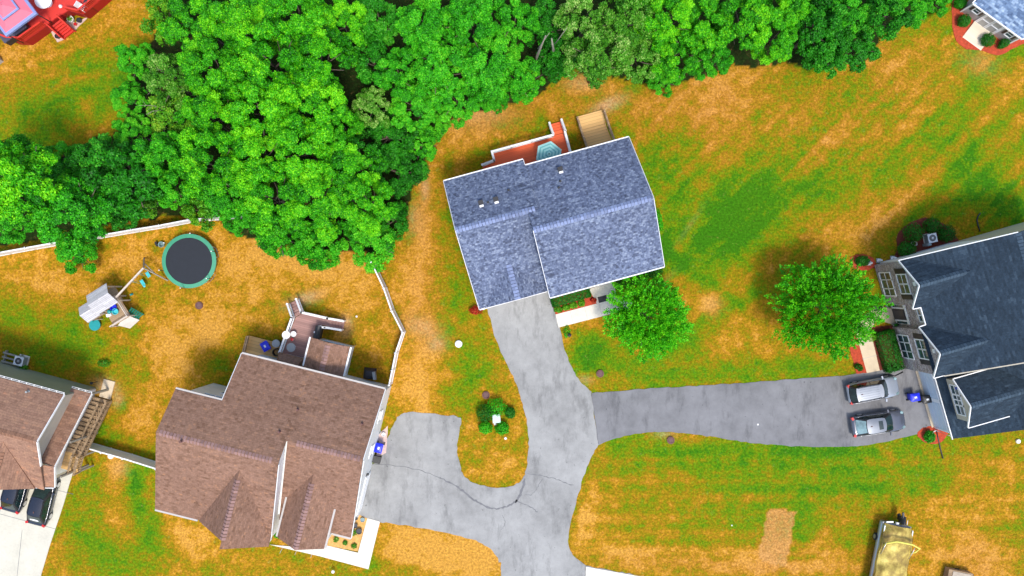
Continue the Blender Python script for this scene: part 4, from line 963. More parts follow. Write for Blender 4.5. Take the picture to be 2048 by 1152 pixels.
M['leaf_yard'] = leafmat('yard_tree_leaves', [(.05, (.010, .15, .001)), (.4, (.036, .37, .002)), (.7, (.095, .56, .004)), (1, (.25, .72, .01))])
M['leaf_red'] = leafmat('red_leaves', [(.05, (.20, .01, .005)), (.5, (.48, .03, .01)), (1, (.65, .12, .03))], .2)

def leafmesh(name, pts, nrm, size, asp, tint, mat, rng, fold=.12):
    n = len(pts)
    nrm = nrm/np.maximum(np.linalg.norm(nrm, axis=1, keepdims=True), 1e-6)
    a = rng.normal(size=(n, 3)); t1 = np.cross(nrm, a); t1 /= np.maximum(np.linalg.norm(t1, axis=1, keepdims=True), 1e-6)
    t2 = np.cross(nrm, t1); s = (size*rng.uniform(.7, 1.35, n))[:, None]
    v = np.stack([pts-t1*s*.5, pts+t2*s*asp*.5-nrm*s*fold, pts+t1*s*.5-nrm*s*fold*1.4, pts-t2*s*asp*.5-nrm*s*fold], 1).reshape(-1, 3)
    me = bpy.data.meshes.new(name); rawmesh(me, v, np.arange(4*n).reshape(n, 4))
    fattr(me, 'tint', np.repeat(tint, 4)); me.materials.append(mat)
    return me

def crown_points(Rc, Hc, nl, seed, dens=95, under=.35):
    """cauliflower crown: boughs on an ellipsoid, tufts on each bough, leaves on each tuft"""
    r = np.random.default_rng(seed); pts, nr, tn = [], [], []
    for i in range(nl):
        z = 1-(i+.5)/nl*(1+under); ph = i*2.39996+r.uniform(-.35, .35)
        rad = math.sqrt(max(0, 1-z*z)); q = r.uniform(.46, .84)
        c = np.array([Rc*q*rad*math.cos(ph), Rc*q*rad*math.sin(ph), Hc*q*z])
        br = Rc*r.uniform(.22, .35)*math.sqrt(20/nl); bt = r.normal(0, .13)
        ns = 17
        for j in range(ns):
            d = r.normal(size=3); d[2] = abs(d[2])*.9+.1 if j < 14 else d[2]; d /= np.linalg.norm(d)
            out = c/np.linalg.norm(c+1e-6); d = d+.5*out; d /= np.linalg.norm(d)
            sc = c+d*br*r.uniform(.55, .85); sr = br*r.uniform(.26, .42); st = bt+r.normal(0, .08)
            m = int(dens*sr*sr*4.2)+6
            e = r.normal(size=(m, 3)); e[:, 2] = np.abs(e[:, 2])*1.0-.25; e /= np.linalg.norm(e, axis=1, keepdims=True)
            pp = sc+e*sr*r.uniform(.55, 1.08, (m, 1))
            pts.append(pp); nr.append(e+r.normal(0, .55, (m, 3))+np.array([0, 0, .35])); tn.append(np.clip(.5+st+r.normal(0, .20, m)+.10*(e[:, 2]-.4), 0, 1))  # tint rises toward tuft tops: shading put into the leaf colour
    return np.concatenate(pts), np.concatenate(nr), np.concatenate(tn), r

def limbs(Rc, zc, Hc, seed, r0=.22, n=7):
    r = random.Random(seed); mb = MB()
    mb.tube([(0, 0, 0), (.05, .04, zc*.5), (0, .08, zc), (.05, 0, zc+Hc*.5)], r0, 8, r0*.3)
    for k in range(n):
        a = k*2.4+r.uniform(-.3, .3); z0 = zc*r.uniform(.62, 1.0); l = Rc*r.uniform(.5, .85)
        mb.tube([(0, 0, z0), (l*.5*math.cos(a), l*.5*math.sin(a), z0+Hc*.22), (l*math.cos(a+.15), l*math.sin(a+.15), z0+Hc*r.uniform(.35, .6))], r0*.5, 6, r0*.12)
    return mb

TREEP = {}
# kind: leaf material, crown radius, half height, boughs, leaf size, aspect, density, trunk height to crown centre, spread below
KINDS = {'bright': ('leaf_bright', 4.2, 5.6, 22, .195, .62, 150, 9.0), 'mid': ('leaf_mid', 4.0, 5.2, 22, .19, .62, 150, 8.6), 'dark': ('leaf_dark', 3.2, 3.6, 20, .23, .6, 85, 6.0),
         'olive': ('leaf_olive', 3.6, 4.4, 22, .24, .5, 74, 9.0), 'low': ('leaf_mid', 3.2, 2.2, 24, .18, .55, 130, 2.4), 'lime': ('leaf_lime', 2.6, 2.6, 14, .22, .6, 50, 5.5), 'deep': ('leaf_dark', 3.0, 2.2, 22, .17, .55, 130, 2.4)}
def proto(kind, k):
    key = (kind, k)
    if key in TREEP: return TREEP[key]
    mat, Rc, Hc, nl, ls, asp, dens, zc = KINDS[kind]
    p, n, tn, r = crown_points(Rc, Hc, nl, hash_(kind)+k*31, dens)
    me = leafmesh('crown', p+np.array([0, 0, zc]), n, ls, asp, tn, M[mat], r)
    tb = limbs(Rc, zc, Hc, k+5, .09 if kind == 'lime' else .22)
    TREEP[key] = (me, tb, zc, Rc)
    return TREEP[key]
def hash_(s): return sum(ord(c)*(i+7) for i, c in enumerate(s))
TM = {}
rt = random.Random(77)
def tree(px, py, rpx, kind, k, label, h=None, bare=False, group=None):
    me, tb, zc, Rc = proto(kind, k)
    # the crown is seen at its own height: size and place follow from that
    s = rpx*S/Rc
    for _ in range(4):
        z = zc*s; s = rpx*S*(CAM_H-z)/CAM_H/Rc
    if kind in ('bright', 'mid'): s *= .93
    sz = s*rt.uniform(.82, 1.16) if h is None else h/zc
    x, y = P(px, py, zc*sz)
    o = thing('broadleaf_tree' if kind not in ('low', 'deep') else 'bushy_tree', label, 'tree', (x, y, 0), rt.uniform(0, 360), group)
    o.scale = (s, s, sz)
    c = bpy.data.objects.new('crown', me); COL.objects.link(c); c.parent = o
    if (kind, k) not in TM:
        TM[(kind, k)] = tb.build('trunk', M['bark'], o).data
    else:
        q = bpy.data.objects.new('trunk', TM[(kind, k)]); COL.objects.link(q); q.parent = o
    if bare:
        r = random.Random(int(px)); mb = MB()
        for i in range(5):
            a = r.uniform(0, 6.28); p0 = Vector((r.uniform(-.6, .6), r.uniform(-.6, .6), zc+.6)); pts = [p0]
            for j in range(4): pts.append(pts[-1]+Vector((math.cos(a), math.sin(a), .32))*.62); a += r.uniform(-.5, .5)
            mb.tube(pts, .05, 5, .015)
            for j in (1, 2, 3):
                b = a+r.choice((-1, 1))*r.uniform(.6, 1.1); e = pts[j]+Vector((math.cos(b), math.sin(b), .3))*r.uniform(.5, .9); mb.tube([pts[j], e], .022, 4, .008)
        mb.build('bare_branch', M['palebark'], o)
    return o

TREES = [
 # left edge, behind the long white fence
 (42, 362, 104, 'bright', 0, 'big rounded bright tree cut by the left edge above the white fence'),
 (150, 426, 102, 'mid', 1, 'rounded green tree behind the white fence, left of the trampoline'),
 (36, 440, 60, 'mid', 2, 'lower green tree at the left edge pressed against the white fence'),
 (160, 505, 46, 'low', 1, 'small fine leaved tree leaning over the fence onto the dry lawn'),
 (205, 325, 60, 'dark', 0, 'dark evergreen tree at the lawn edge beside the left canopy'),
 (270, 355, 84, 'dark', 1, 'broad dark evergreen tree between the left trees and the tall wood'),
 (240, 408, 54, 'deep', 0, 'dark bushy undergrowth tree just above the back fence'),
 (98, 360, 60, 'deep', 1, 'dark low tree filling the gap between the two big left trees'),
 (10, 330, 46, 'low', 0, 'fine leaved low tree at the left edge on the upper side of the big one'),
 (130, 330, 50, 'low', 1, 'fine leaved low tree at the lawn edge above the rounded left tree'),
 (300, 404, 34, 'lime', 1, 'thin yellow green tree with bare twigs above the back fence'),
 # west side of the tall wood
 (275, 125, 48, 'mid', 1, 'bluish green tree on the upper left corner of the wood'),
 (262, 200, 42, 'mid', 0, 'bluish green tree bulging west into the upper left lawn'),
 (272, 268, 48, 'mid', 2, 'round green tree low on the west side of the wood'),
 (345, 165, 58, 'olive', 0, 'sparse tree with pale dead twigs near the wood\'s western top'),
 (345, 230, 55, 'lime', 2, 'yellowish thin tree showing bare branches inside the wood'),
 (335, 40, 46, 'lime', 0, 'airy lime tree by the top edge nearest the red deck'),
 (335, 315, 68, 'mid', 1, 'mid green tree above the dark evergreens in the wood'),
 # bright middle of the wood
 (405, 55, 78, 'bright', 0, 'bright tree at the top edge over the west of the wood'),
 (500, 40, 84, 'bright', 1, 'bright tree at the top edge, second of the bright row'),
 (600, 45, 84, 'bright', 2, 'bright tree at the top edge left of the dark hollow'),
 (690, 50, 62, 'bright', 0, 'bright crown hanging over the top of the dark hollow'),
 (440, 150, 80, 'bright', 2, 'bright tree east of the sparse dead twigged tree'),
 (545, 130, 86, 'bright', 0, 'large bright crown in the upper middle of the wood'),
 (640, 125, 78, 'bright', 1, 'bright crown upper west of the dark hollow'),
 (430, 240, 76, 'bright', 1, 'bright crown east of the yellowish thin tree'),
 (530, 225, 86, 'bright', 2, 'tallest bright crown in the centre of the wood'),
 (630, 215, 84, 'bright', 0, 'bright crown on the west rim of the dark hollow'),
 (690, 260, 52, 'bright', 2, 'bright crown bulging into the dark hollow'),
 (425, 330, 78, 'bright', 0, 'bright crown left of centre, low in the wood'),
 (520, 320, 84, 'bright', 1, 'bright crown below the tallest one in the wood'),
 (615, 310, 84, 'bright', 2, 'bright crown south west of the dark hollow'),
 (700, 345, 80, 'bright', 1, 'bright crown at the south end of the dark hollow'),
 (355, 372, 58, 'mid', 2, 'mid green tree above the trampoline and back fence'),
 (455, 388, 66, 'mid', 0, 'mid green tree up and right of the trampoline'),
 (545, 398, 78, 'bright', 0, 'bright crown along the lower rim of the wood'),
 (640, 400, 82, 'bright', 1, 'bright crown above the start of the right hand fence'),
 (735, 410, 70, 'bright', 2, 'bright crown at the wood\'s south east corner'),
 (414, 420, 44, 'lime', 1, 'lime tree with bare roots of twigs hanging over the trampoline'),
 (480, 438, 44, 'mid', 1, 'small green tree right beside the trampoline'),
 (560, 470, 60, 'low', 0, 'fine leaved bushy tree on the lower rim, west one'),
 (645, 482, 60, 'low', 1, 'fine leaved bushy tree on the lower rim, middle one'),
 (745, 482, 62, 'low', 0, 'fine leaved bushy tree covering the end of the right hand fence'),
 (788, 440, 40, 'deep', 1, 'dark bushy tree facing the burnt strip beside the blue grey house'),
 # dark hollow
 (760, 50, 58, 'dark', 0, 'dark crown at the top edge in the shady hollow'),
 (752, 130, 50, 'dark', 1, 'dark crown in the upper part of the shady hollow'),
 (745, 215, 44, 'olive', 1, 'dull olive crown in the middle of the shady hollow'),
 (775, 275, 60, 'deep', 0, 'dark fine leaved bush filling the shady hollow'),
 (800, 345, 58, 'deep', 1, 'dark fine leaved bush at the mouth of the hollow'),
 (845, 295, 40, 'low', 1, 'small bushy tree on the lawn edge north west of the blue grey house'),
 (875, 245, 36, 'low', 0, 'small bushy tree on the lawn edge below the eastern crowns'),
 # east of the hollow
 (850, 55, 72, 'mid', 0, 'mid green crown at the top edge east of the hollow'),
 (945, 50, 76, 'mid', 1, 'mid green crown at the top edge above the red deck'),
 (1030, 50, 60, 'mid', 2, 'mid green crown at the top edge before the dark gap'),
 (800, 150, 60, 'mid', 2, 'mid green crown on the east rim of the hollow'),
 (880, 140, 78, 'mid', 1, 'mid green crown in the middle of the eastern group'),
 (975, 135, 78, 'mid', 0, 'mid green crown north of the red deck'),
 (830, 215, 58, 'mid', 0, 'mid green crown low on the east rim of the hollow'),
 (915, 205, 58, 'mid', 2, 'mid green crown overhanging the lawn west of the red deck'),
 (1045, 160, 56, 'mid', 1, 'round mid green crown overhanging the lawn above the red deck'),
 (985, 195, 40, 'mid', 0, 'small mid green crown at the lawn edge above the red deck'),
 # olive group
 (1085, 50, 52, 'dark', 1, 'dark crown at the top edge beside the pale bare trunks'),
 (1118, 120, 48, 'dark', 0, 'dark crown beside the pale bare trunks'),
 (1165, 55, 62, 'olive', 0, 'olive crown at the top edge, west one'),
 (1245, 45, 66, 'olive', 1, 'olive crown at the top edge, east one'),
 (1195, 118, 66, 'olive', 0, 'speckled olive crown above the pine stairs'),
 (1270, 115, 58, 'olive', 1, 'speckled olive crown next to the bright eastern group'),
 # bright eastern group
 (1330, 45, 72, 'bright', 1, 'bright crown at the top edge right of the olive trees'),
 (1408, 55, 72, 'bright', 2, 'bright crown at the top edge in the middle of the eastern row'),
 (1345, 118, 58, 'bright', 0, 'bright crown overhanging the rusty lawn'),
 (1420, 118, 52, 'mid', 2, 'mid green crown at the lawn edge of the eastern row'),
 (1325, 162, 34, 'low', 1, 'small teal green bush at the lawn edge under the bright crowns'),
 (1485, 45, 74, 'bright', 0, 'bright yellow green crown at the top edge'),
 (1545, 78, 62, 'bright', 2, 'bright yellow green crown reaching lowest onto the lawn'),
 (1575, 10, 56, 'bright', 1, 'bright yellow green crown cut by the top edge'),
 (1630, 60, 58, 'dark', 1, 'dark green crown right of the yellow green crowns'),
 (1650, 112, 48, 'dark', 0, 'dark green crown lowest on the lawn edge at upper right'),
 (1705, 95, 54, 'dark', 1, 'dark green rounded crown on the lawn edge at upper right'),
 (1690, 30, 56, 'mid', 0, 'mid green crown at the top edge at upper right'),
 (1760, 40, 54, 'dark', 0, 'deep green crown at the top edge west of the shed'),
 (1815, 22, 46, 'mid', 1, 'mid green crown at the top edge nearest the shed'),
 (1868, 0, 36, 'low', 0, 'small bush on the lawn edge beside the shed'),
]
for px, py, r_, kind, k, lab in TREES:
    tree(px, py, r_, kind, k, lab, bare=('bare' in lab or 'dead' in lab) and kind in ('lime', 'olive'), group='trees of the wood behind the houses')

# pale bare trunks in the gap
for (px, py, dx, dy, lab) in ((1075, 85, .5, -2.0, 'pale bare leaning trunk in the dark gap, west one'), (1110, 75, -.4, -2.6, 'pale bare leaning trunk in the dark gap, east one')):
    x, y = P(px, py, 9)
    mb = MB(); mb.tube([(0, 0, 0), (.1, .1, 5), (dx*.4, dy*.4+.3, 9), (dx, dy+1.6, 12)], .16, 7, .05); mb.tube([(.1, .1, 7), (.9, .6, 9.5)], .05, 5, .02)
    o = mb.build('bare_trunk', M['palebark'], None, (x, y, 0)); tag(o, lab, 'trunk', 'bare trunks in the wood')

# yard trees: fine upright shoots
def shoot_tree(name, label, px, py, rpx, zc, Hc, mat, seed, n_sh=420, low=.25):
    z = zc; Rc = rpx*S*(CAM_H-z)/CAM_H
    r = np.random.default_rng(seed); P_, N_, T_ = [], [], []
    for i in range(n_sh):
        ph = r.uniform(0, 6.283); c = r.uniform(-low, 1); rad = math.sqrt(1-c*c) if c > 0 else 1.0
        lump = 1+.08*math.sin(ph*2+seed)+.07*math.sin(ph*5+seed)+.05*math.sin(ph*9+c*6)
        d = np.array([rad*math.cos(ph), rad*math.sin(ph), c])
        q = r.uniform(.35, .90); b = d*q*np.array([Rc*lump, Rc*lump, Hc]); L = r.uniform(.5, 1.0)*Rc*.20
        dr = d*np.array([1, 1, .8])+r.normal(0, .28, 3)+np.array([0, 0, .30]); dr /= np.linalg.norm(dr)
        m = 44; tt = r.uniform(0, 1, m)[:, None]
        sp = r.normal(0, .12, (m, 3))*(1.3-tt)
        P_.append(b+dr*L*tt+sp); N_.append(np.cross(np.tile(dr, (m, 1)), r.normal(size=(m, 3)))+np.array([0, 0, .4])); T_.append(np.clip(.42+r.normal(0, .1)+.16*tt[:, 0]+r.normal(0, .15, m), 0, 1))
    x, y = P(px, py, z)
    o = thing(name, label, 'tree', (x, y, 0))
    me = leafmesh('crown', np.concatenate(P_)+np.array([0, 0, zc]), np.concatenate(N_), .17, .45, np.concatenate(T_), M[mat], r)
    c = bpy.data.objects.new('crown', me); COL.objects.link(c); c.parent = o
    limbs(Rc*.9, zc*.8, Hc, seed, .13, 12).build('trunk', M['bark'], o)
    return o
shoot_tree('yard_tree', 'rounded deep green yard tree by the doormat of the blue grey house', 1292, 632, 88, 3.4, 2.6, 'leaf_yard', 3, 900)
shoot_tree('yard_tree', 'large bright green yard tree in front of the stone fronted house', 1652, 615, 108, 4.0, 3.0, 'leaf_bright', 8, 1200)

# clipped shrubs
def shrub_mesh(seed, rx, ry, h, n, mat, size=.10, boxy=False):
    r = np.random.default_rng(seed)
    if boxy:
        e = r.uniform(-1, 1, (n, 3)); ax = r.integers(0, 5, n)
        for i, a in enumerate(ax):
            if a == 0: e[i, 0] = 1
            elif a == 1: e[i, 0] = -1
            elif a == 2: e[i, 1] = 1
            elif a == 3: e[i, 1] = -1
            else: e[i, 2] = 1
        p = e*np.array([rx, ry, h/2])*r.uniform(.9, 1.04, (n, 1))+np.array([0, 0, h/2]); nn = e**5+r.normal(0, .4, (n, 3))
    else:
        e = r.normal(size=(n, 3)); e[:, 2] = e[:, 2]*1.0+.15; e /= np.linalg.norm(e, axis=1, keepdims=True)
        lump = 1+.06*np.sin(e[:, :1]*7+seed)+.05*np.sin(e[:, 1:2]*9)
        p = e*np.array([rx, ry, h/2])*r.uniform(.72, 1.04, (n, 1))*lump+np.array([0, 0, h/2]); nn = e+r.normal(0, .45, (n, 3))
    return leafmesh('shrub', p, nn, size, .6, np.clip(.5+r.normal(0, .17, n), 0, 1), M[mat], r)
def shrub(name, label, px, py, rx, ry=None, h=1.0, mat='leaf_hedge', rz=0, n=1500, size=.11, boxy=False, seed=1, cat='shrub', group=None):
    ry = ry or rx; k = S*(CAM_H-h*.6)/CAM_H
    me = shrub_mesh(seed, rx*k, ry*k, h, n, mat, size, boxy)
    o = bpy.data.objects.new(name, me); COL.objects.link(o); x, y = P(px, py, h*.6); o.location = (x, y, 0); o.rotation_euler = (0, 0, R(rz))
    return tag(o, label, cat, group)
g_ = 'clipped round shrubs around the stone fronted house'
shrub('round_shrub', 'largest clipped round shrub left of the air conditioner at the slate roofed house', 1829, 466, 20, h=1.4, seed=1, group=g_)
shrub('round_shrub', 'clipped round shrub behind the air conditioner, farthest from the wall', 1865, 451, 17, h=1.3, seed=2, group=g_)
shrub('round_shrub', 'clipped round shrub right of the air conditioner near the white wall', 1895, 467, 18, h=1.3, seed=3, group=g_)
shrub('round_shrub', 'dark clipped round shrub nearest the stone corner in the dark mulch', 1815, 499, 20, 16, h=1.2, seed=4, mat='leaf_hedge', group=g_)
shrub('round_shrub', 'small clipped shrub in red mulch by the stone corner', 1726, 522, 15, 11, h=.9, seed=5, group=g_)
shrub('box_hedge', 'thick clipped box hedge below the stone front', 1779, 702, 17, 40, h=1.1, seed=6, boxy=True, rz=16, n=7000, cat='hedge')
shrub('box_hedge', 'dark clipped hedge under the front eave beside the garage', 1141, 593, 39, 11, h=1.0, seed=7, boxy=True, rz=15.3, n=6500, cat='hedge')
shrub('hedge_shrub', 'dark shrub at the front right corner of the blue grey house', 1307, 545, 20, 12, h=1.2, seed=8, rz=15)
shrub('hedge_shrub', 'dark shrub between the yard tree and the front eave', 1255, 562, 26, 12, h=1.2, seed=18, rz=15)
for i, (px, py, a, b, lab) in enumerate(((1117, 619, 9, 7, 'low light green plant nearest the driveway in the red mulch'), (1132, 615, 8, 7, 'low light green plant second from the driveway in the red mulch'), (1147, 611, 9, 7, 'low light green plant in the middle of the red mulch bed'), (1163, 606, 8, 8, 'low light green plant nearest the path in the red mulch'))):
    shrub('low_plant', lab, px, py, a, b, h=.45, mat='leaf_lime', seed=20+i, n=420, size=.12, cat='plant', group='low plants in the red mulch bed')
shrub('red_shrub', 'bright red leaved shrub at the garage corner of the blue grey house', 952, 621, 14, 9, h=.8, mat='leaf_red', seed=9, n=700)
shrub('red_shrub', 'small red leaved plant beside the doormat', 1187, 600, 7, 5, h=.4, mat='leaf_red', seed=10, n=300)
shrub('climbing_plant', 'narrow green plants along the right wall of the blue grey house', 1319, 440, 7, 24, h=1.0, mat='leaf_mid', seed=11, n=800, cat='plant', rz=12)
g_ = 'shrubs around the green utility box'
shrub('round_shrub', 'big round shrub up and right of the green utility box', 992, 816, 22, 20, h=1.2, mat='leaf_mid', seed=12, group=g_)
shrub('round_shrub', 'big round shrub to the left of the green utility box', 970, 828, 18, 20, h=1.2, mat='leaf_hedge', seed=13, group=g_)
shrub('round_shrub', 'round shrub below and left of the green utility box', 971, 856, 14, 13, h=1.0, mat='leaf_mid', seed=14, group=g_)
shrub('round_shrub', 'round shrub below and right of the green utility box', 1004, 857, 14, 14, h=1.0, mat='leaf_mid', seed=15, group=g_)
shrub('round_shrub', 'small round shrub alone on the right of the green utility box', 1020, 826, 11, 12, h=.9, mat='leaf_hedge', seed=16, group=g_)
g_ = 'clipped shrubs around the shed'
shrub('round_shrub', 'clipped round shrub left of the shed ramp', 1930, 41, 13, h=1.1, seed=31, group=g_)
shrub('round_shrub', 'clipped round shrub right of the shed ramp', 1978, 80, 14, h=1.1, seed=32, group=g_)
shrub('round_shrub', 'dark shrub behind the left corner of the shed', 1922, 5, 12, h=1.1, seed=33, group=g_, mat='leaf_dark')
shrub('round_shrub', 'long low shrub along the right end of the shed', 2012, 84, 18, 9, h=.9, seed=34, group=g_, rz=40)
shrub('round_shrub', 'dark shrub in red mulch at the lower corner of the garage doors', 1860, 874, 11, 13, h=.9, seed=35, mat='leaf_dark')
shrub('low_plant', 'green shrub in the nook beside the brown porch', 562, 1068, 20, 13, h=.7, seed=36, mat='leaf_mid', n=900, rz=-20, cat='plant')
shrub('low_plant', 'small dark plants in the red mulch by the tan entry walk', 1718, 735, 10, 7, h=.5, seed=37, mat='leaf_hedge', n=420, rz=-30, cat='plant')
shrub('low_plant', 'loose lime plant beside the tan entry path and hedge', 1742, 672, 15, 12, h=.9, seed=38, mat='leaf_lime', n=600, cat='plant')
shrub('low_plant', 'small pale plant behind the air conditioner of the tan roofed house', 46, 735, 10, 7, h=.5, seed=39, mat='leaf_olive', n=300, cat='plant')
for i, (px, py, r_, lab) in enumerate(((672, 1079, 6, 'dry tuft at the left of the straw mulch bed'), (690, 1086, 5, 'dry tuft in the middle of the straw mulch bed'), (708, 1092, 6, 'dry tuft at the right of the straw mulch bed'), (708, 1066, 7, 'green clump beside the dark pots in the straw mulch'))):
    shrub('dry_tuft', lab, px, py, r_, h=.35, seed=50+i, mat='leaf_olive', n=160, size=.12, cat='plant', group='tufts in the straw mulch bed')
shrub('low_plant', 'small green tuft on the lawn below the front walk', 1134, 665, 8, 14, h=.4, seed=60, mat='leaf_mid', n=260, cat='plant')
shrub('low_plant', 'small pale bush by the landing pad of the weathered stair', 206, 727, 14, 8, h=.6, seed=61, mat='leaf_olive', n=360, cat='plant')
# ------------------------------------------------------------------ cars
def car(name, label, px, py, heading, L, Wd, H, body, roofmat=None, kind='suv', sunroof=False, big_roof_glass=False, rails=True, group=None, emblem=False, rear_glass=None, split=.0):
    x, y = P(px, py, 1.0)
    c = thing(name, label, 'car', (x, y, 0), heading, group)
    w = Wd/2; bz = .82 if kind == 'suv' else .74; hz = bz+.08
    # lower body: stations along the length
    st = [(-.5, .74, .55, bz-.06), (-.485, .88, .38, bz+.06), (-.44, .95, .30, bz+.10), (-.36, .985, .26, bz+.10), (-.2, 1, .24, bz+.08), (0, 1, .24, bz+.06), (.16, 1, .24, bz+.05), (.24, .99, .26, bz+.06), (.34, .96, .28, bz+.0), (.42, .90, .32, bz-.07), (.47, .78, .38, bz-.15), (.492, .60, .46, bz-.24)]
    mb = MB(); rings = []
    for f, k, zb, zt in st:
        X = f*L; a = w*k; h = zt-zb
        half = [(a*.90, zb), (a, zb+h*.22), (a, zb+h*.55), (a*.975, zb+h*.80), (a*.90, zt-.02), (a*.72, zt+.015), (a*.36, zt+.03)]
        rings.append([(X, q, z) for q, z in half]+[(X, 0, zt+.035)]+[(X, -q, z) for q, z in reversed(half)])
    n = len(rings[0]); vs = [p for g in rings for p in g]; fs = []
    for i in range(len(rings)-1):
        for k in range(n): fs.append((i*n+k, i*n+(k+1) % n, (i+1)*n+(k+1) % n, (i+1)*n+k))
    fs += [tuple(reversed(range(n))), tuple(range((len(rings)-1)*n, len(rings)*n))]
    mb.mesh(vs, fs, True); bodyo = mb.build('body', body, c)
    # cabin
    if kind == 'suv': xr0, xr1, xf1, xf0 = -.475*L, -.40*L, .085*L, .235*L
    else: xr0, xr1, xf1, xf0 = -.44*L, -.27*L, .05*L, .225*L
    zb, zt = bz+.07, H; wb, wt = w*.93, w*.70
    def side(s_, t): # s along, t up
        xb = xr0+(xf0-xr0)*s_; xt = xr1+(xf1-xr1)*s_; k = 1-.10*(2*s_-1)**4-.05*s_
        return xb+(xt-xb)*t, (wb+(wt-wb)*(t**1.15))*k, zb+(zt-zb)*t-.02*(2*s_-1)**2*t
    hull = MB()
    for sg in (1, -1): hull.grid(lambda a, b: (side(a, b)[0], sg*side(a, b)[1], side(a, b)[2]), 16, 5)
    def front(a, b):
        q = side(1, b); return (q[0]+.10*(1-(2*a-1)**2), q[1]*(2*a-1), q[2])
    def rear(a, b):
        q = side(0, b); return (q[0]-.07*(1-(2*a-1)**2), q[1]*(2*a-1), q[2])
    hull.grid(front, 10, 5); hull.grid(rear, 10, 5)
    hull.build('cabin', M['black'], c)
    def top(a, b):
        q = side(a, 1); e = .10*(1-(2*b-1)**2) if a > .99 else (-.07*(1-(2*b-1)**2) if a < .01 else 0)
        return (q[0]+e, q[1]*(2*b-1)*1.0, q[2]+.05*(1-(2*b-1)**2)*(1-.5*(2*a-1)**4)+.004)
    ro_ = MB(); ro_.grid(top, 14, 10); roof_ = ro_.build('roof', roofmat or body, c)
    def patch(fn, a0, a1, b0, b1, off, name, mat, par, nu=8, nv=4):
        m_ = MB(); m_.grid(lambda i, j: tuple(np.array(fn(a0+(a1-a0)*i, b0+(b1-b0)*j))+np.array(off)), nu, nv); return m_.build(name, mat, par)
    patch(front, .06, .94, .06, .97, (.012, 0, .012), 'windshield', M['darkglass'], c)
    rg = patch(rear, .08, .92, .12, .95, (-.012, 0, .012), 'rear_window', rear_glass or M['darkglass'], c)
    if emblem:
        e = MB(); cx_, cz_ = rear(.5, .5)[0]-.03, rear(.5, .5)[2]
        nrm = Vector((-(zt-zb), 0, -(xr0-xr1))).normalized(); tv = Vector((xr1-xr0, 0, zt-zb)).normalized()
        for s0, s1, mm, nm in ((.17, .42, M['white'], 'decal'), (.07, .18, M['blue'], 'decal_mark')):
            pts = [Vector((cx_, 0, cz_))+nrm*(.02 if nm == 'decal' else .03)*-1+Vector((-.02, 0, .02 if nm == 'decal' else .026))+tv*(s0*math.cos(a)*.75)+Vector((0, 1, 0))*(s1*math.sin(a)) for a in np.linspace(0, 6.283, 19)[:-1]]
            e = MB(); e.face(pts); e.build(nm, mm, rg)
    for sg in (1, -1):
        for a0, a1 in ((.06, .26), (.29, .55), (.58, .86)):
            patch(lambda i, j: (side(i, j)[0], sg*side(i, j)[1], side(i, j)[2]), a0, a1, .12, .86, (0, sg*.012, .004), 'side_window', M['darkglass'], c, 4, 3)
        if True:   # painted window line
            l = MB(); l.tube([(side(a, .04)[0], sg*(side(a, .04)[1]+.015), side(a, .04)[2]) for a in np.linspace(.03, .9, 8)], .018, 5); l.build('window_trim', M['alloy'], c)
        if rails:
            l = MB(); pts = [(side(a, 1)[0], sg*side(a, 1)[1]*.93, side(a, 1)[2]+.075) for a in np.linspace(.08, .88, 8)]
            l.tube([(pts[0][0]-.08, pts[0][1], pts[0][2]-.07)]+pts+[(pts[-1][0]+.08, pts[-1][1], pts[-1][2]-.07)], .022, 6); l.build('roof_rail', M['black'], roof_)
        m_ = MB(); mx = xf0-.26; my = sg*(w+.09); m_.box((mx, my, zb+.12), (.13, .22, .15), 8*sg); m_.box((mx, sg*(w-.02), zb+.06), (.06, .14, .05)); m_.build('mirror', body, c)
        hl = MB(); hl.box((.437*L, sg*w*.70, bz-.14), (.30, .20, .15), -28*sg, ('Y', 20)); hl.build('headlight', M['skyglass'], c)
        tl = MB(); tl.box((-.470*L, sg*w*.80, bz-.0), (.20, .24, .26), 22*sg); tl.build('taillight', M['red'], c)
        for fx_, nm in ((.305, 'front'), (-.30, 'rear')):
            wh = MB(); wh.lathe([(.20, -.10), (.32, -.10), (.345, -.06), (.345, .06), (.32, .10), (.20, .10)], 0, 0, 22)
            vv = [(fx_*L+a, sg*(w-.09)+cz, .345+b) for a, b, cz in wh.v]; wh.v = vv
            wo = wh.build('wheel', M['rubber'], c)
            rm = MB(); rm.lathe([(.05, .0), (.23, .0), (.23, .03), (.05, .045)], 0, 0, 18)
            rm.v = [(fx_*L+a, sg*(w+.0)+sg*cz, .345+b) for a, b, cz in rm.v]; rm.build('rim', M['alloy'], wo)
    if sunroof:
        patch(top, .62, .86, .2, .8, (0, 0, .012), 'sunroof', M['darkglass'], roof_)
    if big_roof_glass: pass
    a_ = MB(); a_.box((side(.1, 1)[0]+.15, 0, H+.07), (.16, .05, .05)); a_.build('antenna', M['iron'], roof_)
    for i in range(5 if kind == 'suv' else 0):
        rb = MB(); yv = -wt*.6+wt*1.2*i/4; rb.tube([(*top(a, .5+yv/(2*wt))[:1], yv, top(a, .5+yv/(2*wt))[2]+.004) for a in np.linspace(.10, .86, 6)], .012, 5)
        if not sunroof: rb.build('roof_rib', roofmat or body, roof_)
    wp = MB(); wp.box((xf0+.02, .2, zb+.02), (.03, .6, .02), 12); wp.box((xf0+.02, -.35, zb+.02), (.03, .6, .02), 12); wp.build('wiper', M['black'], c)
    nb = MB(); nb.box((-.494*L, 0, .62), (.03, .45, .14)); nb.build('number_plate', M['white'], c)
    return c
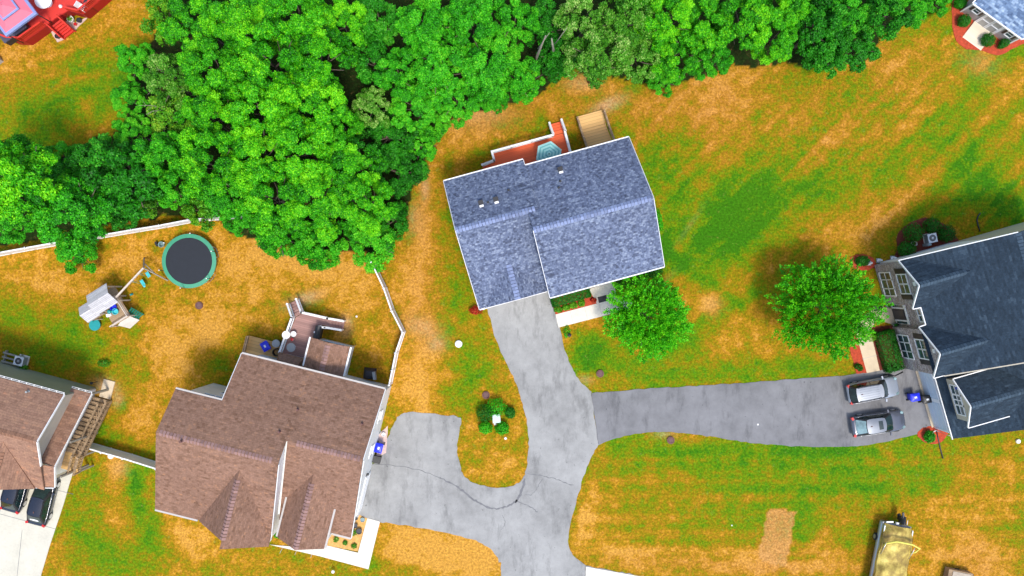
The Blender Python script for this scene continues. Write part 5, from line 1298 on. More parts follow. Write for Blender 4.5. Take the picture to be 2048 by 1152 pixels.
silver = paint('silver_car_paint', (.36, .40, .46), .28, .5, .4); greyp = paint('steel_grey_car_paint', (.10, .11, .14), .25, .7, .35); blackp = paint('black_blue_car_paint', (.012, .016, .030), .22, .8, .2)
greyroof = paint('light_steel_roof_paint', (.16, .18, .215), .4, .2, .4)
car('car', 'silver sport utility car nearest the entry walk on the dark driveway', 1750, 781, 10.5, 4.55, 1.85, 1.70, silver, paint('white_silver_roof_paint', (.30, .325, .365), .4, .2, .2), 'suv', group='cars on the driveways')
car('car', 'dark grey car with a sunroof next to the lower lawn edge', 1761, 848, 8.5, 4.80, 1.86, 1.46, greyp, greyroof, 'sedan', sunroof=True, rails=False, rear_glass=M['skyglass'], group='cars on the driveways')
car('car', 'black car with a white oval decal on its rear window under the tan roof edge', 80, 1000, 76+180-180, 4.65, 1.84, 1.50, blackp, None, 'sedan', rails=True, emblem=True, group='cars on the driveways')
car('car', 'black car cut by the left edge with a red tail light on the pale driveway', 29, 974, 74, 4.6, 1.84, 1.52, blackp, None, 'sedan', rails=True, group='cars on the driveways')

# ------------------------------------------------------------------ fences
def vinyl_fence(label, px_top, h=1.8, base=False, mat=None, step=2.4, gap=None):
    pts = [P(a, b, 0 if base else h) for a, b in px_top]; o = pts[0]
    f = thing('vinyl_fence', label, 'fence', (o[0], o[1], 0)); mat = mat or M['white']
    pts = [(p[0]-o[0], p[1]-o[1]) for p in pts]
    panel = MB(); rails = MB()
    for i in range(len(pts)-1):
        a, b = Vector((*pts[i], 0)), Vector((*pts[i+1], 0)); L = (b-a).length; n = max(1, round(L/step))
        for k in range(n):
            p, q = a+(b-a)*(k/n), a+(b-a)*((k+1)/n)
            panel.bar((p.x, p.y, h*.5), (q.x, q.y, h*.5), .05, h-.24)
            rails.bar((p.x, p.y, h-.08), (q.x, q.y, h-.08), .11, .14); rails.bar((p.x, p.y, .12), (q.x, q.y, .12), .10, .14)
            po = MB(); po.box((p.x, p.y, h/2+.03), (.13, .13, h+.06)); po.lathe([(.12, 0), (.12, .03), (.01, .10)], p.x, p.y, 4, h+.06); po.build('post', mat, f)
    e = pts[-1]; po = MB(); po.box((e[0], e[1], h/2+.03), (.13, .13, h+.06)); po.lathe([(.12, 0), (.12, .03), (.01, .10)], e[0], e[1], 4, h+.06); po.build('post', mat, f)
    panel.build('panel', mat, f); rails.build('rail', mat, f)
    return f
vinyl_fence('white vinyl fence bending between the brown house yard and the burnt strip', [(742, 524), (767, 576), (783, 622), (805, 665), (791, 706), (784, 741), (778, 770)])
vinyl_fence('long white vinyl fence along the wood behind the trampoline', [(-40, 513), (0, 505), (100, 487), (180, 474), (262, 460), (318, 451), (375, 440), (455, 433), (545, 431)])
vinyl_fence('short pale fence between the tan roofed house and the brown house', [(161, 893), (202, 905), (245, 917), (312, 938), (330, 943)])

# ------------------------------------------------------------------ trampoline
tx, ty = P(378, 522, .9)
tr = thing('trampoline', 'round trampoline with black mat and green ring pad beside the back fence', 'trampoline', (tx, ty, 0))
def annulus(mb, r0, r1, z0, z1, n=48):
    mb.lathe([(r0, z0), (r0, z1), (r1, z1*.999), (r1, z0)], 0, 0, n)
    return mb
padm = [plain('green_pad', (.03, .30, .17), .5, var=.1), plain('pale_green_pad', (.05, .30, .17), .5, var=.1)]
mb = MB()
for k in range(48):
    a0, a1 = 2*math.pi*k/48, 2*math.pi*(k+1)/48
    c0, s0, c1, s1 = math.cos(a0), math.sin(a0), math.cos(a1), math.sin(a1)
    mb.face([(2.02*c0, 2.02*s0, .93), (2.36*c0, 2.36*s0, .90), (2.36*c1, 2.36*s1, .90), (2.02*c1, 2.02*s1, .93)]); mb.face([(2.36*c0, 2.36*s0, .82), (2.36*c1, 2.36*s1, .82), (2.36*c1, 2.36*s1, .90), (2.36*c0, 2.36*s0, .90)])
mb.build('ring_pad', padm[1], tr)
mb = MB(); mb.lathe([(.01, .895), (2.04, .895), (2.04, .88), (.01, .88)], 0, 0, 48); mb.build('mat', plain('trampoline_mat', (.010, .014, .022), .7, var=.15), tr)
for k in range(6):
    a = R(20+60*k); ca, sa = math.cos(a), math.sin(a)
    mb = MB(); mb.tube([(2.3*ca-.5*sa, 2.3*sa+.5*ca, .85), (2.3*ca-.4*sa, 2.3*sa+.4*ca, .05), (2.3*ca+.4*sa, 2.3*sa-.4*ca, .05), (2.3*ca+.5*sa, 2.3*sa-.5*ca, .85)], .025, 6); mb.build('leg', M['alloy'], tr)
    mb = MB(); mb.tube([(2.38*ca, 2.38*sa, .1), (2.38*ca, 2.38*sa, 1.7)], .03, 6); mb.build('net_pole', M['black'], tr)
    mb = MB(); mb.lathe([(.05, 0), (.05, .08), (.01, .1)], 2.38*ca, 2.38*sa, 8, 1.7); mb.build('pole_cap', M['white'], tr)

# ------------------------------------------------------------------ play tower with swings
fx_, fy_ = P(215, 612, 2.5)
PF = Fr(fx_, fy_, 32)
pl = thing('play_tower', 'grey wooden play tower with two small gable roofs, swings beam and climbing ramp', 'playset', (fx_, fy_, 0), PF.deg)
def lp(px, py, z): u, v = PF.l(px, py, z); return (u, v, z)
def roofpair(e0, e1, r0, r1, zr, ze, name):
    """quads through measured eaves and ridge"""
    mb = MB(); return mb
rf = MB()
A = [lp(201, 572, 3.7), lp(165, 607, 3.7)]
# big roof: ridge runs down left from the top corner, small roof behind it
def gable(mb, cu, cv, lu, lv, z0, zr):
    mb.roof([(cu-lu/2, cv-lv/2, z0), (cu+lu/2, cv-lv/2, z0), (cu+lu/2, cv, zr), (cu-lu/2, cv, zr)], .06); mb.roof([(cu-lu/2, cv, zr), (cu+lu/2, cv, zr), (cu+lu/2, cv+lv/2, z0), (cu-lu/2, cv+lv/2, z0)], .06)
def boardsUV(name, c):
    t = NT(name); uv = t.coord('UV'); b = t.n('TexBrick'); b.offset = .5; b.inputs['Scale'].default_value = 1; b.inputs['Brick Width'].default_value = 2.4; b.inputs['Row Height'].default_value = .15; b.inputs['Mortar Size'].default_value = .012
    b.inputs['Color1'].default_value = (*[x*.82 for x in c], 1); b.inputs['Color2'].default_value = (*[min(1, x*1.12) for x in c], 1); b.inputs['Mortar'].default_value = (*[x*.45 for x in c], 1); t.l(uv, b.inputs['Vector'])
    n_ = t.noise(uv, 3, 5, .7); col = t.mix(.5, b.outputs['Color'], t.ramp([(.3, (.75, .75, .75)), (.7, (1.15, 1.15, 1.15))], n_), 'MULTIPLY')
    return t.fin(col, .85)
M['shakes'] = boardsUV('silver_grey_roof_boards', (.56, .55, .56))
c1 = PF.l(199, 598, 3.2); c2 = PF.l(174, 623, 2.9)
gable(rf, c1[0], c1[1], 2.0, 1.9, 2.75, 3.5)
rf.build('roof', M['shakes'], pl)
rf = MB(); gable(rf, c2[0], c2[1], 1.25, 1.5, 2.5, 3.1); rf.build('small_roof', M['shakes'], pl)
for cu, cv, lu, lv, zt in ((c1[0], c1[1], 1.7, 1.4, 2.9), (c2[0], c2[1], 1.0, 1.1, 2.6)):
    fr = MB()
    for a in (-1, 1):
        for b in (-1, 1): fr.box((cu+a*lu/2, cv+b*lv/2, zt/2), (.09, .09, zt))
    fr.build('tower_post', M['palebeam'], pl)
    fl = MB(); fl.box((cu, cv, 1.35), (lu+.1, lv+.1, .06)); fl.build('tower_floor', M['weathered'], pl)
dkc = PF.l(232, 622, 1.4)
fl = MB(); fl.box((dkc[0], dkc[1], 1.33), (1.7, 2.0, .06)); fl.build('play_deck', M['weathered'], pl)
fr = MB()
for a in (-1, 1):
    for b in (-1, 1): fr.box((dkc[0]+a*.85, dkc[1]+b*1.0, 1.05), (.09, .09, 2.1))
fr.build('deck_post', M['palebeam'], pl)
rl = MB()
for z in (1.75, 2.1):
    rl.bar((dkc[0]-.85, dkc[1]-1.0, z), (dkc[0]+.85, dkc[1]-1.0, z), .06, .09); rl.bar((dkc[0]+.85, dkc[1]-1.0, z), (dkc[0]+.85, dkc[1]+1.0, z), .06, .09); rl.bar((dkc[0]-.85, dkc[1]+1.0, z), (dkc[0]+.85, dkc[1]+1.0, z), .06, .09)
rl.build('guard_rail', M['palebeam'], pl)
b0, b1 = lp(230, 597, 2.6), lp(287, 536, 2.6)
bm = MB(); bm.bar(b0, b1, .13, .16); sb = bm.build('swing_beam', M['palebeam'], pl)
ld = MB(); g0, g1 = lp(288, 516, 0), lp(336, 561, 0); e = Vector(b1)
ld.bar((e.x, e.y, 2.55), g0, .10, .10); ld.bar((e.x, e.y, 2.55), g1, .10, .10); ld.bar(tuple((e+Vector(g0))/2), tuple((e+Vector(g1))/2), .06, .09); ld.build('swing_leg', M['greybeam'], pl)
for (px, py, mm) in ((296, 549, 'turq'), (285, 565, 'turq')):
    s_ = lp(px, py, .6); mb = MB(); mb.box(s_, (.28, .5, .05)); so = mb.build('swing_seat', M[mm], pl)
    d = (e-Vector(b0)); t_ = max(0, min(1, (Vector(s_)-Vector(b0)).dot(d)/d.length_squared)); h = Vector(b0)+d*t_
    mb = MB(); mb.tube([(h.x, h.y, 2.55), (s_[0], s_[1]+.2, .62)], .012, 4); mb.tube([(h.x, h.y, 2.55), (s_[0], s_[1]-.2, .62)], .012, 4); mb.build('swing_rope', M['turq'], so)
# ramp and ladder on the right
q = [lp(238, 636, 1.33), lp(262, 643, 1.33), lp(284, 634, .12), lp(259, 657, .12)]
def slab4(p0, p1, p2, p3, t_):
    mb = MB(); pts = [Vector(p) for p in (p0, p1, p2, p3)]; lo = [p-Vector((0, 0, t_)) for p in pts]
    mb.mesh(pts+lo, [(0, 1, 2, 3), (7, 6, 5, 4), (0, 4, 5, 1), (1, 5, 6, 2), (2, 6, 7, 3), (3, 7, 4, 0)]); return mb
slab4(lp(236, 651, 1.3), lp(251, 629, 1.3), lp(279, 640, .15), lp(260, 657, .15), .05).build('climbing_ramp', plain('pale_ramp_paint', (.66, .62, .56), .7, var=.12), pl)
lad = MB(); l0, l1, m0, m1 = Vector(lp(253, 626, 1.35)), Vector(lp(262, 615, 1.35)), Vector(lp(278, 637, .1)), Vector(lp(288, 629, .1))
lad.bar(l0, m0, .06, .08); lad.bar(l1, m1, .06, .08)
for k in range(6): lad.bar(l0+(m0-l0)*((k+.5)/6), l1+(m1-l1)*((k+.5)/6), .12, .04)
lad.build('ladder', M['green_plastic'], pl)
# slide on the left
sl0, sl1 = lp(166, 636, 1.3), lp(150, 655, .3)
def trough(p, q, w, h):
    mb = MB(); p, q = Vector(p), Vector(q); d = (q-p).normalized(); a = Vector((0, 0, 1)).cross(d).normalized()
    def f(i, j):
        c = p+(q-p)*i; b = (j-.5)*2; return tuple(c+a*(b*w/2)+Vector((0, 0, h*b**4)))
    mb.grid(f, 8, 8); return mb
trough((c2[0]-.55, c2[1], 1.4), (c2[0]-1.15, c2[1]-.1, .35), .9, .35).build('slide', M['green_plastic'], pl)
sx0 = lp(188, 650, .5); mb = MB(); mb.lathe([(.1, 0), (.45, .05), (.5, .3), (.42, .3)], sx0[0], sx0[1], 16, .1); mb.build('tube_slide_end', M['teal'], pl)
# toys on the play deck
def toy(name, label, px, py, z, mat, r, kind):
    x, y = P(px, py, z); mb = MB()
    if kind == 'tub': mb.lathe([(r*.6, 0), (r*.75, .02), (r, .28), (r*.86, .28), (r*.62, .06)], 0, 0, 18)
    elif kind == 'ball': mb.lathe([(.01, 0), (r*.7, r*.3), (r, r), (r*.7, r*1.7), (.01, r*2)], 0, 0, 16)
    else: mb.box((0, 0, .08), (r*2, r*1.2, .16), 20); mb.box((r*.3, 0, .2), (r*.8, r*.7, .12), 20)
    o = mb.build(name, mat); o.location = (x, y, z); return tag(o, label, 'toy')
toy('toy_tub', 'turquoise tub on the play tower deck', 233, 623, 1.36, M['turq'], .28, 'tub')
toy('toy_bin', 'bright blue toy bin on the play tower deck', 229, 614, 1.36, M['blue'], .3, 'tub')
toy('toy_ball', 'dark teal ball on the play tower deck', 221, 623, 1.36, M['teal'], .2, 'ball')
toy('toy_board', 'white toy board on the play tower deck', 219, 630, 1.36, M['white'], .22, 'block')
toy('toy_block', 'blue toy hanging beside the swings', 290, 572, .5, M['turq'], .12, 'ball')
toy('toy_block', 'small teal toy lying on the grass under the swing beam', 264, 589, .02, M['teal'], .12, 'block')
# small playground stand left of the trampoline
o = thing('garden_bucket', 'pale round bucket left of the trampoline', 'bucket', (*P(322, 489, .4), 0))
mb = MB(); mb.lathe([(.2, 0), (.26, .42), (.2, .42), (.16, .08)], 0, 0, 16); mb.build('bowl', M['skyglass'], o); mb = MB(); mb.box((-.42, .05, .22), (.18, .4, .44), 20); mb.build('stand', M['black'], o)

# ------------------------------------------------------------------ lids, caps, small yard things
def lid(label, px, py, r=.33):
    o = thing('inspection_chamber', label, 'lid', (*P(px, py, 0), 0), rt.uniform(0, 90), 'round rusty lids in the lawns')
    mb = MB(); mb.lathe([(r, 0), (r, .16), (r*.74, .18), (r*.72, .13), (.01, .13)], 0, 0, 28); mb.build('rim_ring', M['iron'], o)
    mb = MB(); mb.lathe([(r*.7, .10), (r*.66, .155), (.04, .165), (.01, .165)], 0, 0, 24)
    for k in range(3): mb.bar((-r*.5, (k-1)*r*.35, .17), (r*.5, (k-1)*r*.35, .17), .03, .02)
    mb.build('cover', plain('dusty_iron', (.16, .09, .085), .85, var=.3, scale=5), o)
lid('round rusty lid in the dry lawn below the trampoline', 399, 611)
lid('round rusty lid in burnt grass right of the pale driveway', 1200, 747)
lid('round rusty lid in the lawn under the dark driveway', 1341, 880)
lid('round rusty lid beside the shrubs of the green utility box', 972, 790)
def disc(name, label, cat, px, py, r, h, mat):
    mb = MB(); mb.lathe([(r*.95, 0), (r, h*.4), (r*.9, h*.85), (r*.4, h), (.01, h)], 0, 0, 24); o = mb.build(name, mat); o.location = (*P(px, py, h), 0); return tag(o, label, cat)
disc('white_cover', 'white round cover standing in the lawn left of the pale driveway', 'cover', 917, 688, .33, .3, M['white'])
disc('white_cover', 'pale round cover leaning at the short pale fence', 'cover', 220, 913, .26, .3, M['concrete'])
disc('white_marker', 'tiny white marker on the dark driveway', 'marker', 1516, 849, .10, .05, M['white'])
disc('white_marker', 'tiny white marker in the striped lower lawn', 'marker', 1464, 1051, .06, .05, M['white'])
disc('white_marker', 'tiny white marker in the grass beside the mauve deck', 'marker', 713, 633, .09, .06, M['white'])
disc('flat_stone', 'pale flat stone at the garage corner by the red shrub', 'stone', 966, 614, .26, .35, M['white'])
disc('flat_stone', 'pale stone in the lawn right of the slate roofed house wall', 'stone', 2038, 883, .2, .2, M['white'])
disc('flat_stone', 'small white stone below the utility box shrubs', 'stone', 1011, 877, .12, .12, M['white'])
bxo = thing('utility_box', 'pale green utility box among round shrubs', 'box', (*P(993, 838, .8), 0), 4)
mb = MB(); mb.box((0, 0, .35), (.62, .66, .7)); mb.build('cabinet', plain('pale_green_cabinet', (.36, .50, .42), .5, var=.08), bxo); mb = MB(); mb.box((0, .02, .74), (.68, .74, .08)); mb.build('lid', plain('pale_green_lid', (.48, .62, .54), .5, var=.08), bxo); mb = MB(); mb.box((-.18, -.52, .12), (.2, .2, .24)); mb.build('meter_post', M['white'], bxo)
lamp = thing('path_lamp', 'small dark garden lamp on the grass below the front walk', 'lamp', (*P(1139, 670, .3), 0))
mb = MB(); mb.tube([(0, 0, 0), (0, 0, .4)], .02, 6); mb.build('stake', M['black'], lamp); mb = MB(); mb.lathe([(.02, .5), (.16, .44), (.16, .40), (.05, .38)], 0, 0, 12); mb.build('lamp_shade', M['black'], lamp)
for (px, py, lab) in ((667, 1142, 'black garden lamp at the bottom edge below the corner walk'),):
    lamp = thing('path_lamp', lab, 'lamp', (*P(px, py, .3), 0)); mb = MB(); mb.tube([(0, 0, 0), (0, 0, .5)], .02, 6); mb.build('stake', M['black'], lamp); mb = MB(); mb.lathe([(.02, .6), (.14, .54), (.14, .48), (.05, .46)], 0, 0, 12); mb.build('lamp_shade', M['white'], lamp)
o = MB(); o.box((0, 0, .085), (.78, .52, .025)); o.box((0, 0, .1), (.66, .4, .012)); mt = o.build('doormat', M['shutter']); mt.location = (*P(1205, 598, .05), 0); mt.rotation_euler = (0, 0, R(15)); tag(mt, 'dark rectangular doormat on the pale front walk', 'mat')
def drain(label, pxs):
    pts = [(*P(a, b, .06), .06) for a, b in pxs]; o = pts[0]; mb = MB(); mb.tube([(p[0]-o[0], p[1]-o[1], .06) for p in pts], .055, 8); m_ = mb.build('drain_pipe', M['black']); m_.location = (o[0], o[1], 0); return tag(m_, label, 'pipe')
drain('black curved drain pipe on the grass above the white side wall', [(1956, 464), (1957, 452), (1954, 440), (1957, 428)] and [(1960, 463), (1956, 450), (1954, 440), (1956, 432), (1961, 426)])
drain('black straight drain pipe on the lawn below the garage corner', [(1872, 858), (1876, 876), (1881, 898), (1886, 917)])
hose = drain('black cable on the front driveway beside the box hedge', [(1760, 752), (1775, 748), (1790, 752), (1806, 744)])

# bins
def wheelie(label, px, py, rz, mat, lidmat, tilt=0, h=1.1):
    o = thing('wheeled_bin', label, 'bin', (*P(px, py, h), 0), rz)
    mb = MB(); mb.mesh([(-.24, -.26, .08), (.24, -.26, .08), (.24, .26, .08), (-.24, .26, .08), (-.31, -.36, h-.1), (.31, -.36, h-.1), (.31, .36, h-.1), (-.31, .36, h-.1)], [(0, 3, 2, 1), (4, 5, 6, 7), (0, 1, 5, 4), (1, 2, 6, 5), (2, 3, 7, 6), (3, 0, 4, 7)]); mb.build('tub', mat, o)
    mb = MB(); mb.grid(lambda i, j: (-.34+.68*i, -.40+.80*j, h-.08+.08*(1-(2*i-1)**4)*(1-(2*j-1)**4)), 8, 8); mb.box((0, 0, h-.1), (.66, .78, .05)); lo = mb.build('lid', lidmat, o)
    mb = MB(); mb.box((0, .02, h+.006), (.15, .22, .012)); mb.build('sticker', M['white'], lo)
    for s_ in (-.3, .3):
        mb = MB(); mb.lathe([(.02, -.04), (.12, -.04), (.12, .04), (.02, .04)], 0, 0, 14); mb.v = [(s_+c_, .3+a, .12+b) for a, b, c_ in mb.v]; mb.build('wheel', M['rubber'], o)
    mb = MB(); mb.tube([(-.28, .42, h-.12), (.28, .42, h-.12)], .025, 6); mb.build('handle', mat, o)
    return o
wheelie('bright blue recycling bin beside the white end wall of the brown house', 757, 897, -14, M['blue'], M['blue'])
b2 = thing('open_crate', 'dark crate against the blue bin by the brown house', 'crate', (*P(753, 919, .4), 0), -14); mb = MB(); mb.box((0, 0, .25), (.72, .55, .5)); mb.build('body', M['shutter'], b2); mb = MB(); mb.box((0, 0, .53), (.76, .6, .06)); mb.box((.1, 0, .575), (.3, .4, .03)); mb.build('lid', M['greyboard'] if False else M['black'], b2)
wheelie('blue recycling bin standing before the garage doors', 1832, 795, 100, M['blue'], M['blue'])
wheelie('black wheeled bin against the garage doors behind the blue one', 1856, 799, 102, M['black'], M['black'])
def barrel(label, px, py, h, r, mat, lidmat=None, open_=False, cat='bin', name='barrel'):
    o = thing(name, label, cat, (*P(px, py, h), 0))
    mb = MB(); prof = [(r*.85, 0), (r, h*.5), (r, h), (r*.9, h)]+([(r*.8, .1)] if open_ else []); mb.lathe(prof, 0, 0, 24); mb.build('drum', mat, o)
    if lidmat: mb = MB(); mb.lathe([(r*1.04, h-.02), (r*1.04, h+.04), (r*.8, h+.07), (.01, h+.08)], 0, 0, 24); mb.build('lid', lidmat, o)
    return o
barrel('grey lidded round bin on the timber platform', 552, 687, .95, .33, M['black'], M['grey'])
barrel('open black round bin next to the brown bay roof', 552, 705, .9, .34, M['black'], None, True)
wheelie('blue and white bin on the timber platform by the mauve deck', 530, 693, 30, M['blue'], M['blue'], h=.95)
# deck furniture, mauve deck
def rtable(label, px, py, z, r, h, mat=None):
    o = thing('round_table', label, 'table', (*P(px, py, z+h), z)); mb = MB(); mb.lathe([(.01, h-.03), (r, h-.03), (r*1.02, h), (.01, h+.01)], 0, 0, 28); mb.build('tabletop', mat or M['white'], o)
    mb = MB(); mb.lathe([(.05, .03), (.05, h-.04)], 0, 0, 10); mb.lathe([(r*.55, 0), (r*.5, .03), (.05, .05)], 0, 0, 16); mb.build('leg', M['white'], o); return o
rtable('white round table by the left rail of the mauve deck', 572, 670, DZ2, .34, 1.02)
def stool(label, px, py, z, mat, r=.2): 
    o = thing('stool', label, 'stool', (*P(px, py, z+.45), z)); mb = MB(); mb.lathe([(.01, .42), (r, .42), (r*1.03, .46), (.01, .48)], 0, 0, 20); mb.build('seat', mat, o)
    for k in range(3): a = 2.1*k; mb = MB(); mb.tube([(r*.6*math.cos(a), r*.6*math.sin(a), .42), (r*.9*math.cos(a), r*.9*math.sin(a), 0)], .02, 5); mb.build('leg', mat, o)
stool('small white round stool on the mauve deck by the rail', 587, 668, DZ2, M['white'], .24)
stool('tiny red stool on the mauve deck between the white tables', 584, 679, DZ2, M['red'], .13)
rtable('larger pale round table near the brown bay roof', 582, 695, DZ2, .38, .72, M['grey'])
gr = thing('grill', 'black covered barbecue grill in the corner of the mauve deck', 'grill', (*P(635, 664, 1.8), DZ2), F2.deg)
mb = MB(); mb.box((0, 0, .45), (.55, 1.05, .85)); mb.build('cabinet', M['black'], gr); mb = MB(); mb.grid(lambda i, j: (-.3+.6*i, -.55+1.1*j, .88+.28*math.sin(math.pi*i)**.5 if 0 < i < 1 else .88), 10, 4); mb.build('hood', M['black'], gr); mb = MB(); mb.box((-.22, -.05, 1.13), (.1, .14, .03)); mb.build('emblem_plate', M['white'], gr)
# lawn mower shaped cover on the grass by the brown house
mw = thing('covered_mower', 'black covered mower on the grass by the brown house rear wall', 'mower', (*P(738, 748, .6), 0), F2.deg+8)
mb = MB(); mb.grid(lambda i, j: ((i-.5)*1.1, (j-.5)*1.0, .75*(1-(2*i-1)**4*.8)*(1-(2*j-1)**4*.75)), 12, 12); mb.build('cover', M['shutter'], mw); mb = MB(); mb.box((.48, -.1, .55), (.25, .7, .5), 14); mb.build('bag', M['grey'], mw)
for (u, v, lab, rr_) in ((612, 1063, '', 0),): pass
def pot(label, px, py, r, mat, leaf=None, h=.35, group=None):
    o = thing('flower_pot', label, 'flower pot', (*P(px, py, h), 0), 0, group); mb = MB(); mb.lathe([(r*.7, 0), (r, h), (r*.86, h), (r*.84, h-.06), (.01, h-.06)], 0, 0, 20); mb.build('pot', mat, o)
    if leaf:
        me_ = shrub_mesh(int(px), r*1.0, r*1.0, .35, 160, M[leaf] if isinstance(leaf, str) else None, .12) if False else leafmesh('plant', *( (lambda e: (e*np.array([r*.9, r*.9, .2])+np.array([0, 0, h+.08]), e))(np.random.default_rng(int(px)).normal(0, .5, (160, 3))) ), .12, .5, np.random.default_rng(3).uniform(.3, .9, 160), M[leaf], np.random.default_rng(5))
        q = bpy.data.objects.new('plant', me_); COL.objects.link(q); q.parent = o
    return o
pot('dark round pot in the straw mulch at the brown house corner', 718, 1063, .26, M['shutter'], None, .35)
pot('dark pot tucked against the white end wall', 710, 1052, .22, M['shutter'], None, .35)
gnome = pot('pale green pot on the pavement corner by the straw mulch', 725, 1040, .2, M['skyglass'], None, .25)
# rubbish by the end wall
toy('garden_hose_reel', 'pale blue hose reel at the foot of the white end wall', 757, 862, .02, M['skyglass'], .25, 'tub')['category'] = 'hose reel'
toy('white_bucket', 'white bucket among pavers by the white end wall', 768, 868, .02, M['white'], .18, 'tub')['category'] = 'bucket'

# air conditioners
def aircon(label, px, py, rz):
    o = thing('air_conditioner', label, 'air conditioner', (*P(px, py, .8), 0), rz)
    mb = MB(); mb.box((0, 0, .4), (.72, .72, .76)); mb.build('casing', M['grey'], o)
    mb = MB(); mb.box((0, 0, .80), (.78, .78, .05)); t_ = mb.build('top_panel', M['trim'], o)
    mb = MB(); mb.lathe([(.01, .83), (.29, .83), (.29, .835), (.01, .836)], 0, 0, 24); mb.build('fan_opening', M['black'], t_)
    mb = MB()
    for k in range(8): a = k*math.pi/8; mb.bar((-.3*math.cos(a), -.3*math.sin(a), .845), (.3*math.cos(a), .3*math.sin(a), .845), .012, .01)
    mb.lathe([(.09, .84), (.09, .86), (.01, .865)], 0, 0, 12); mb.build('fan_grille', M['alloy'], t_)
    mb = MB(); mb.box((0, 0, .03), (.9, .9, .06)); mb.build('base_pad', M['concrete'], o)
aircon('air conditioner among clipped shrubs by the slate roofed house', 1865, 476, 12)
aircon('air conditioner behind the sage siding of the tan roofed house', 37, 722, -15)
rg_ = thing('hose_reel', 'pale coiled hose on the mulch beside the round shrubs', 'hose', (*P(1830, 487, .3), 0)); mb = MB(); mb.tube([(.25*math.cos(a), .16*math.sin(a), .06+.02*a) for a in np.linspace(0, 12, 40)], .035, 6); mb.build('coil', M['concrete'], rg_)
wb = thing('wall_meter', 'grey utility meter on a post by the white side wall', 'meter', (*P(1857, 489, .8), 0), 16); mb = MB(); mb.box((0, 0, .5), (.3, .22, 1.0)); mb.build('casing', M['grey'], wb); mb = MB(); mb.lathe([(.1, 0), (.1, .06), (.01, .08)], 0, 0, 14, 1.0); mb.build('dial', M['skyglass'], wb)
hs = thing('wood_pile', 'grey timber rack behind the tan roofed house by the air conditioner', 'rack', (*P(20, 722, .5), 0), -15)
for k in range(4): mb = MB(); mb.box((0, -.6+.38*k, .3+.02*k), (1.7, .14, .1)); mb.build('board', M['greybeam'], hs)
mb = MB(); mb.box((-.7, 0, .14), (.1, 1.5, .28)); mb.box((.7, 0, .14), (.1, 1.5, .28)); mb.build('frame', M['greybeam'], hs)
gnm = thing('black_lantern', 'black lantern post by the gravel near the weathered stair', 'lantern', (*P(184, 766, .9), 0)); mb = MB(); mb.tube([(0, 0, 0), (0, 0, .8)], .03, 6); mb.build('post', M['black'], gnm); mb = MB(); mb.lathe([(.1, .8), (.14, 1.05), (.02, 1.18)], 0, 0, 6); mb.build('lamp_head', M['black'], gnm)
rck = MB(); r9 = random.Random(3)
pch = patio_chair(*P(1753, 616, .5), .07, 190, 'black rocking chair beside the front door of the stone house', M['black'])
pot('pale planter left of the stone house front door', 1778, 611, .2, M['grey'], 'leaf_hedge', .45)
pot('pale planter right of the stone house front door', 1791, 650, .2, M['grey'], 'leaf_hedge', .45)
for i, (px, py, lab) in enumerate(((1742, 526, 'white garden statue at the stone corner'), (1762, 521, 'white garden ornament second along the north wall'), (1790, 516, 'white garden ornament third along the north wall'))):
    o = thing('garden_statue', lab, 'statue', (*P(px, py, .5), 0)); mb = MB(); mb.lathe([(.16, 0), (.16, .12), (.07, .2), (.12, .42), (.05, .56), (.09, .66), (.02, .76)], 0, 0, 12); mb.build('figure', M['white'], o); mb = MB(); mb.box((0, 0, .03), (.4, .4, .06)); mb.build('plinth', M['grey'], o)

# ------------------------------------------------------------------ pontoon boat on its trailer
BF = Fr(*P(1795, 1110, 0), 79)
bo = thing('pontoon_boat', 'pontoon boat under a yellow cover with black outboard motor', 'boat', (BF.x, BF.y, 0), BF.deg)
# hull and cover of the pontoon boat
V0 = 1.08
for v in (V0+.95, V0-.95):
    mb = MB(); mb.tube([(-4.6, v, .75), (-4.2, v, .62), (-3.6, v, .55), (2.6, v, .55), (2.8, v, .58)], .32, 16); mb.build('pontoon', M['alu'], bo)
mb = MB(); mb.box((-.8, V0, 1.0), (7.3, 2.5, .12)); mb.build('deck', M['greyboard'], bo)
for v in (V0+1.22, V0-1.22):
    mb = MB(); mb.box((-.8, v, 1.24), (6.9, .05, .42)); mb.bar((-4.2, v, 1.46), (2.6, v, 1.46), .08, .06); mb.bar((-4.2, v, 1.3), (2.6, v, 1.3), .07, .06); mb.build('side_fence', M['alu'], bo)
def cov(i, j):
    u = -4.35+7.15*i; b = 2*j-1
    e = 1-(2*i-1)**10*.25
    ridge = 2.02+.10*math.sin(i*19)+.05*math.sin(i*41+b*3)-.04*math.sin(b*9+i*12)
    zc = ridge-.34*abs(b)**2.2-.10*abs(b)**6
    if i > .93: zc -= (i-.93)*5.2
    wv = 1.34*(1-.10*max(0, i-.80)*5*(1 if b > 0 else .4))
    return (u, V0+b*wv*e**.3, zc-.03*math.cos(b*14)*abs(b))
tcv = NT('yellow_boat_cover'); v_ = tcv.coord(); nb_ = tcv.noise(v_, .8, 5, .7)
cc = tcv.ramp([(.28, lin((104, 82, 40))), (.45, lin((156, 132, 60))), (.6, lin((206, 184, 92))), (.75, lin((232, 222, 140)))], nb_); tcv.bump(tcv.noise(v_, 3, 4), .6, .06)
covm = tcv.fin(cc, .7)
mb = MB(); mb.grid(cov, 60, 22)
for sg in (0, 1): mb.grid(lambda i, j: (cov(i, sg)[0], cov(i, sg)[1]+(.02 if sg else -.02), cov(i, sg)[2]-.28*j), 60, 2)
cvo = mb.build('cover', covm, bo)
archm = plain('yellow_tube_sleeve', (.70, .62, .10), .6, var=.12)
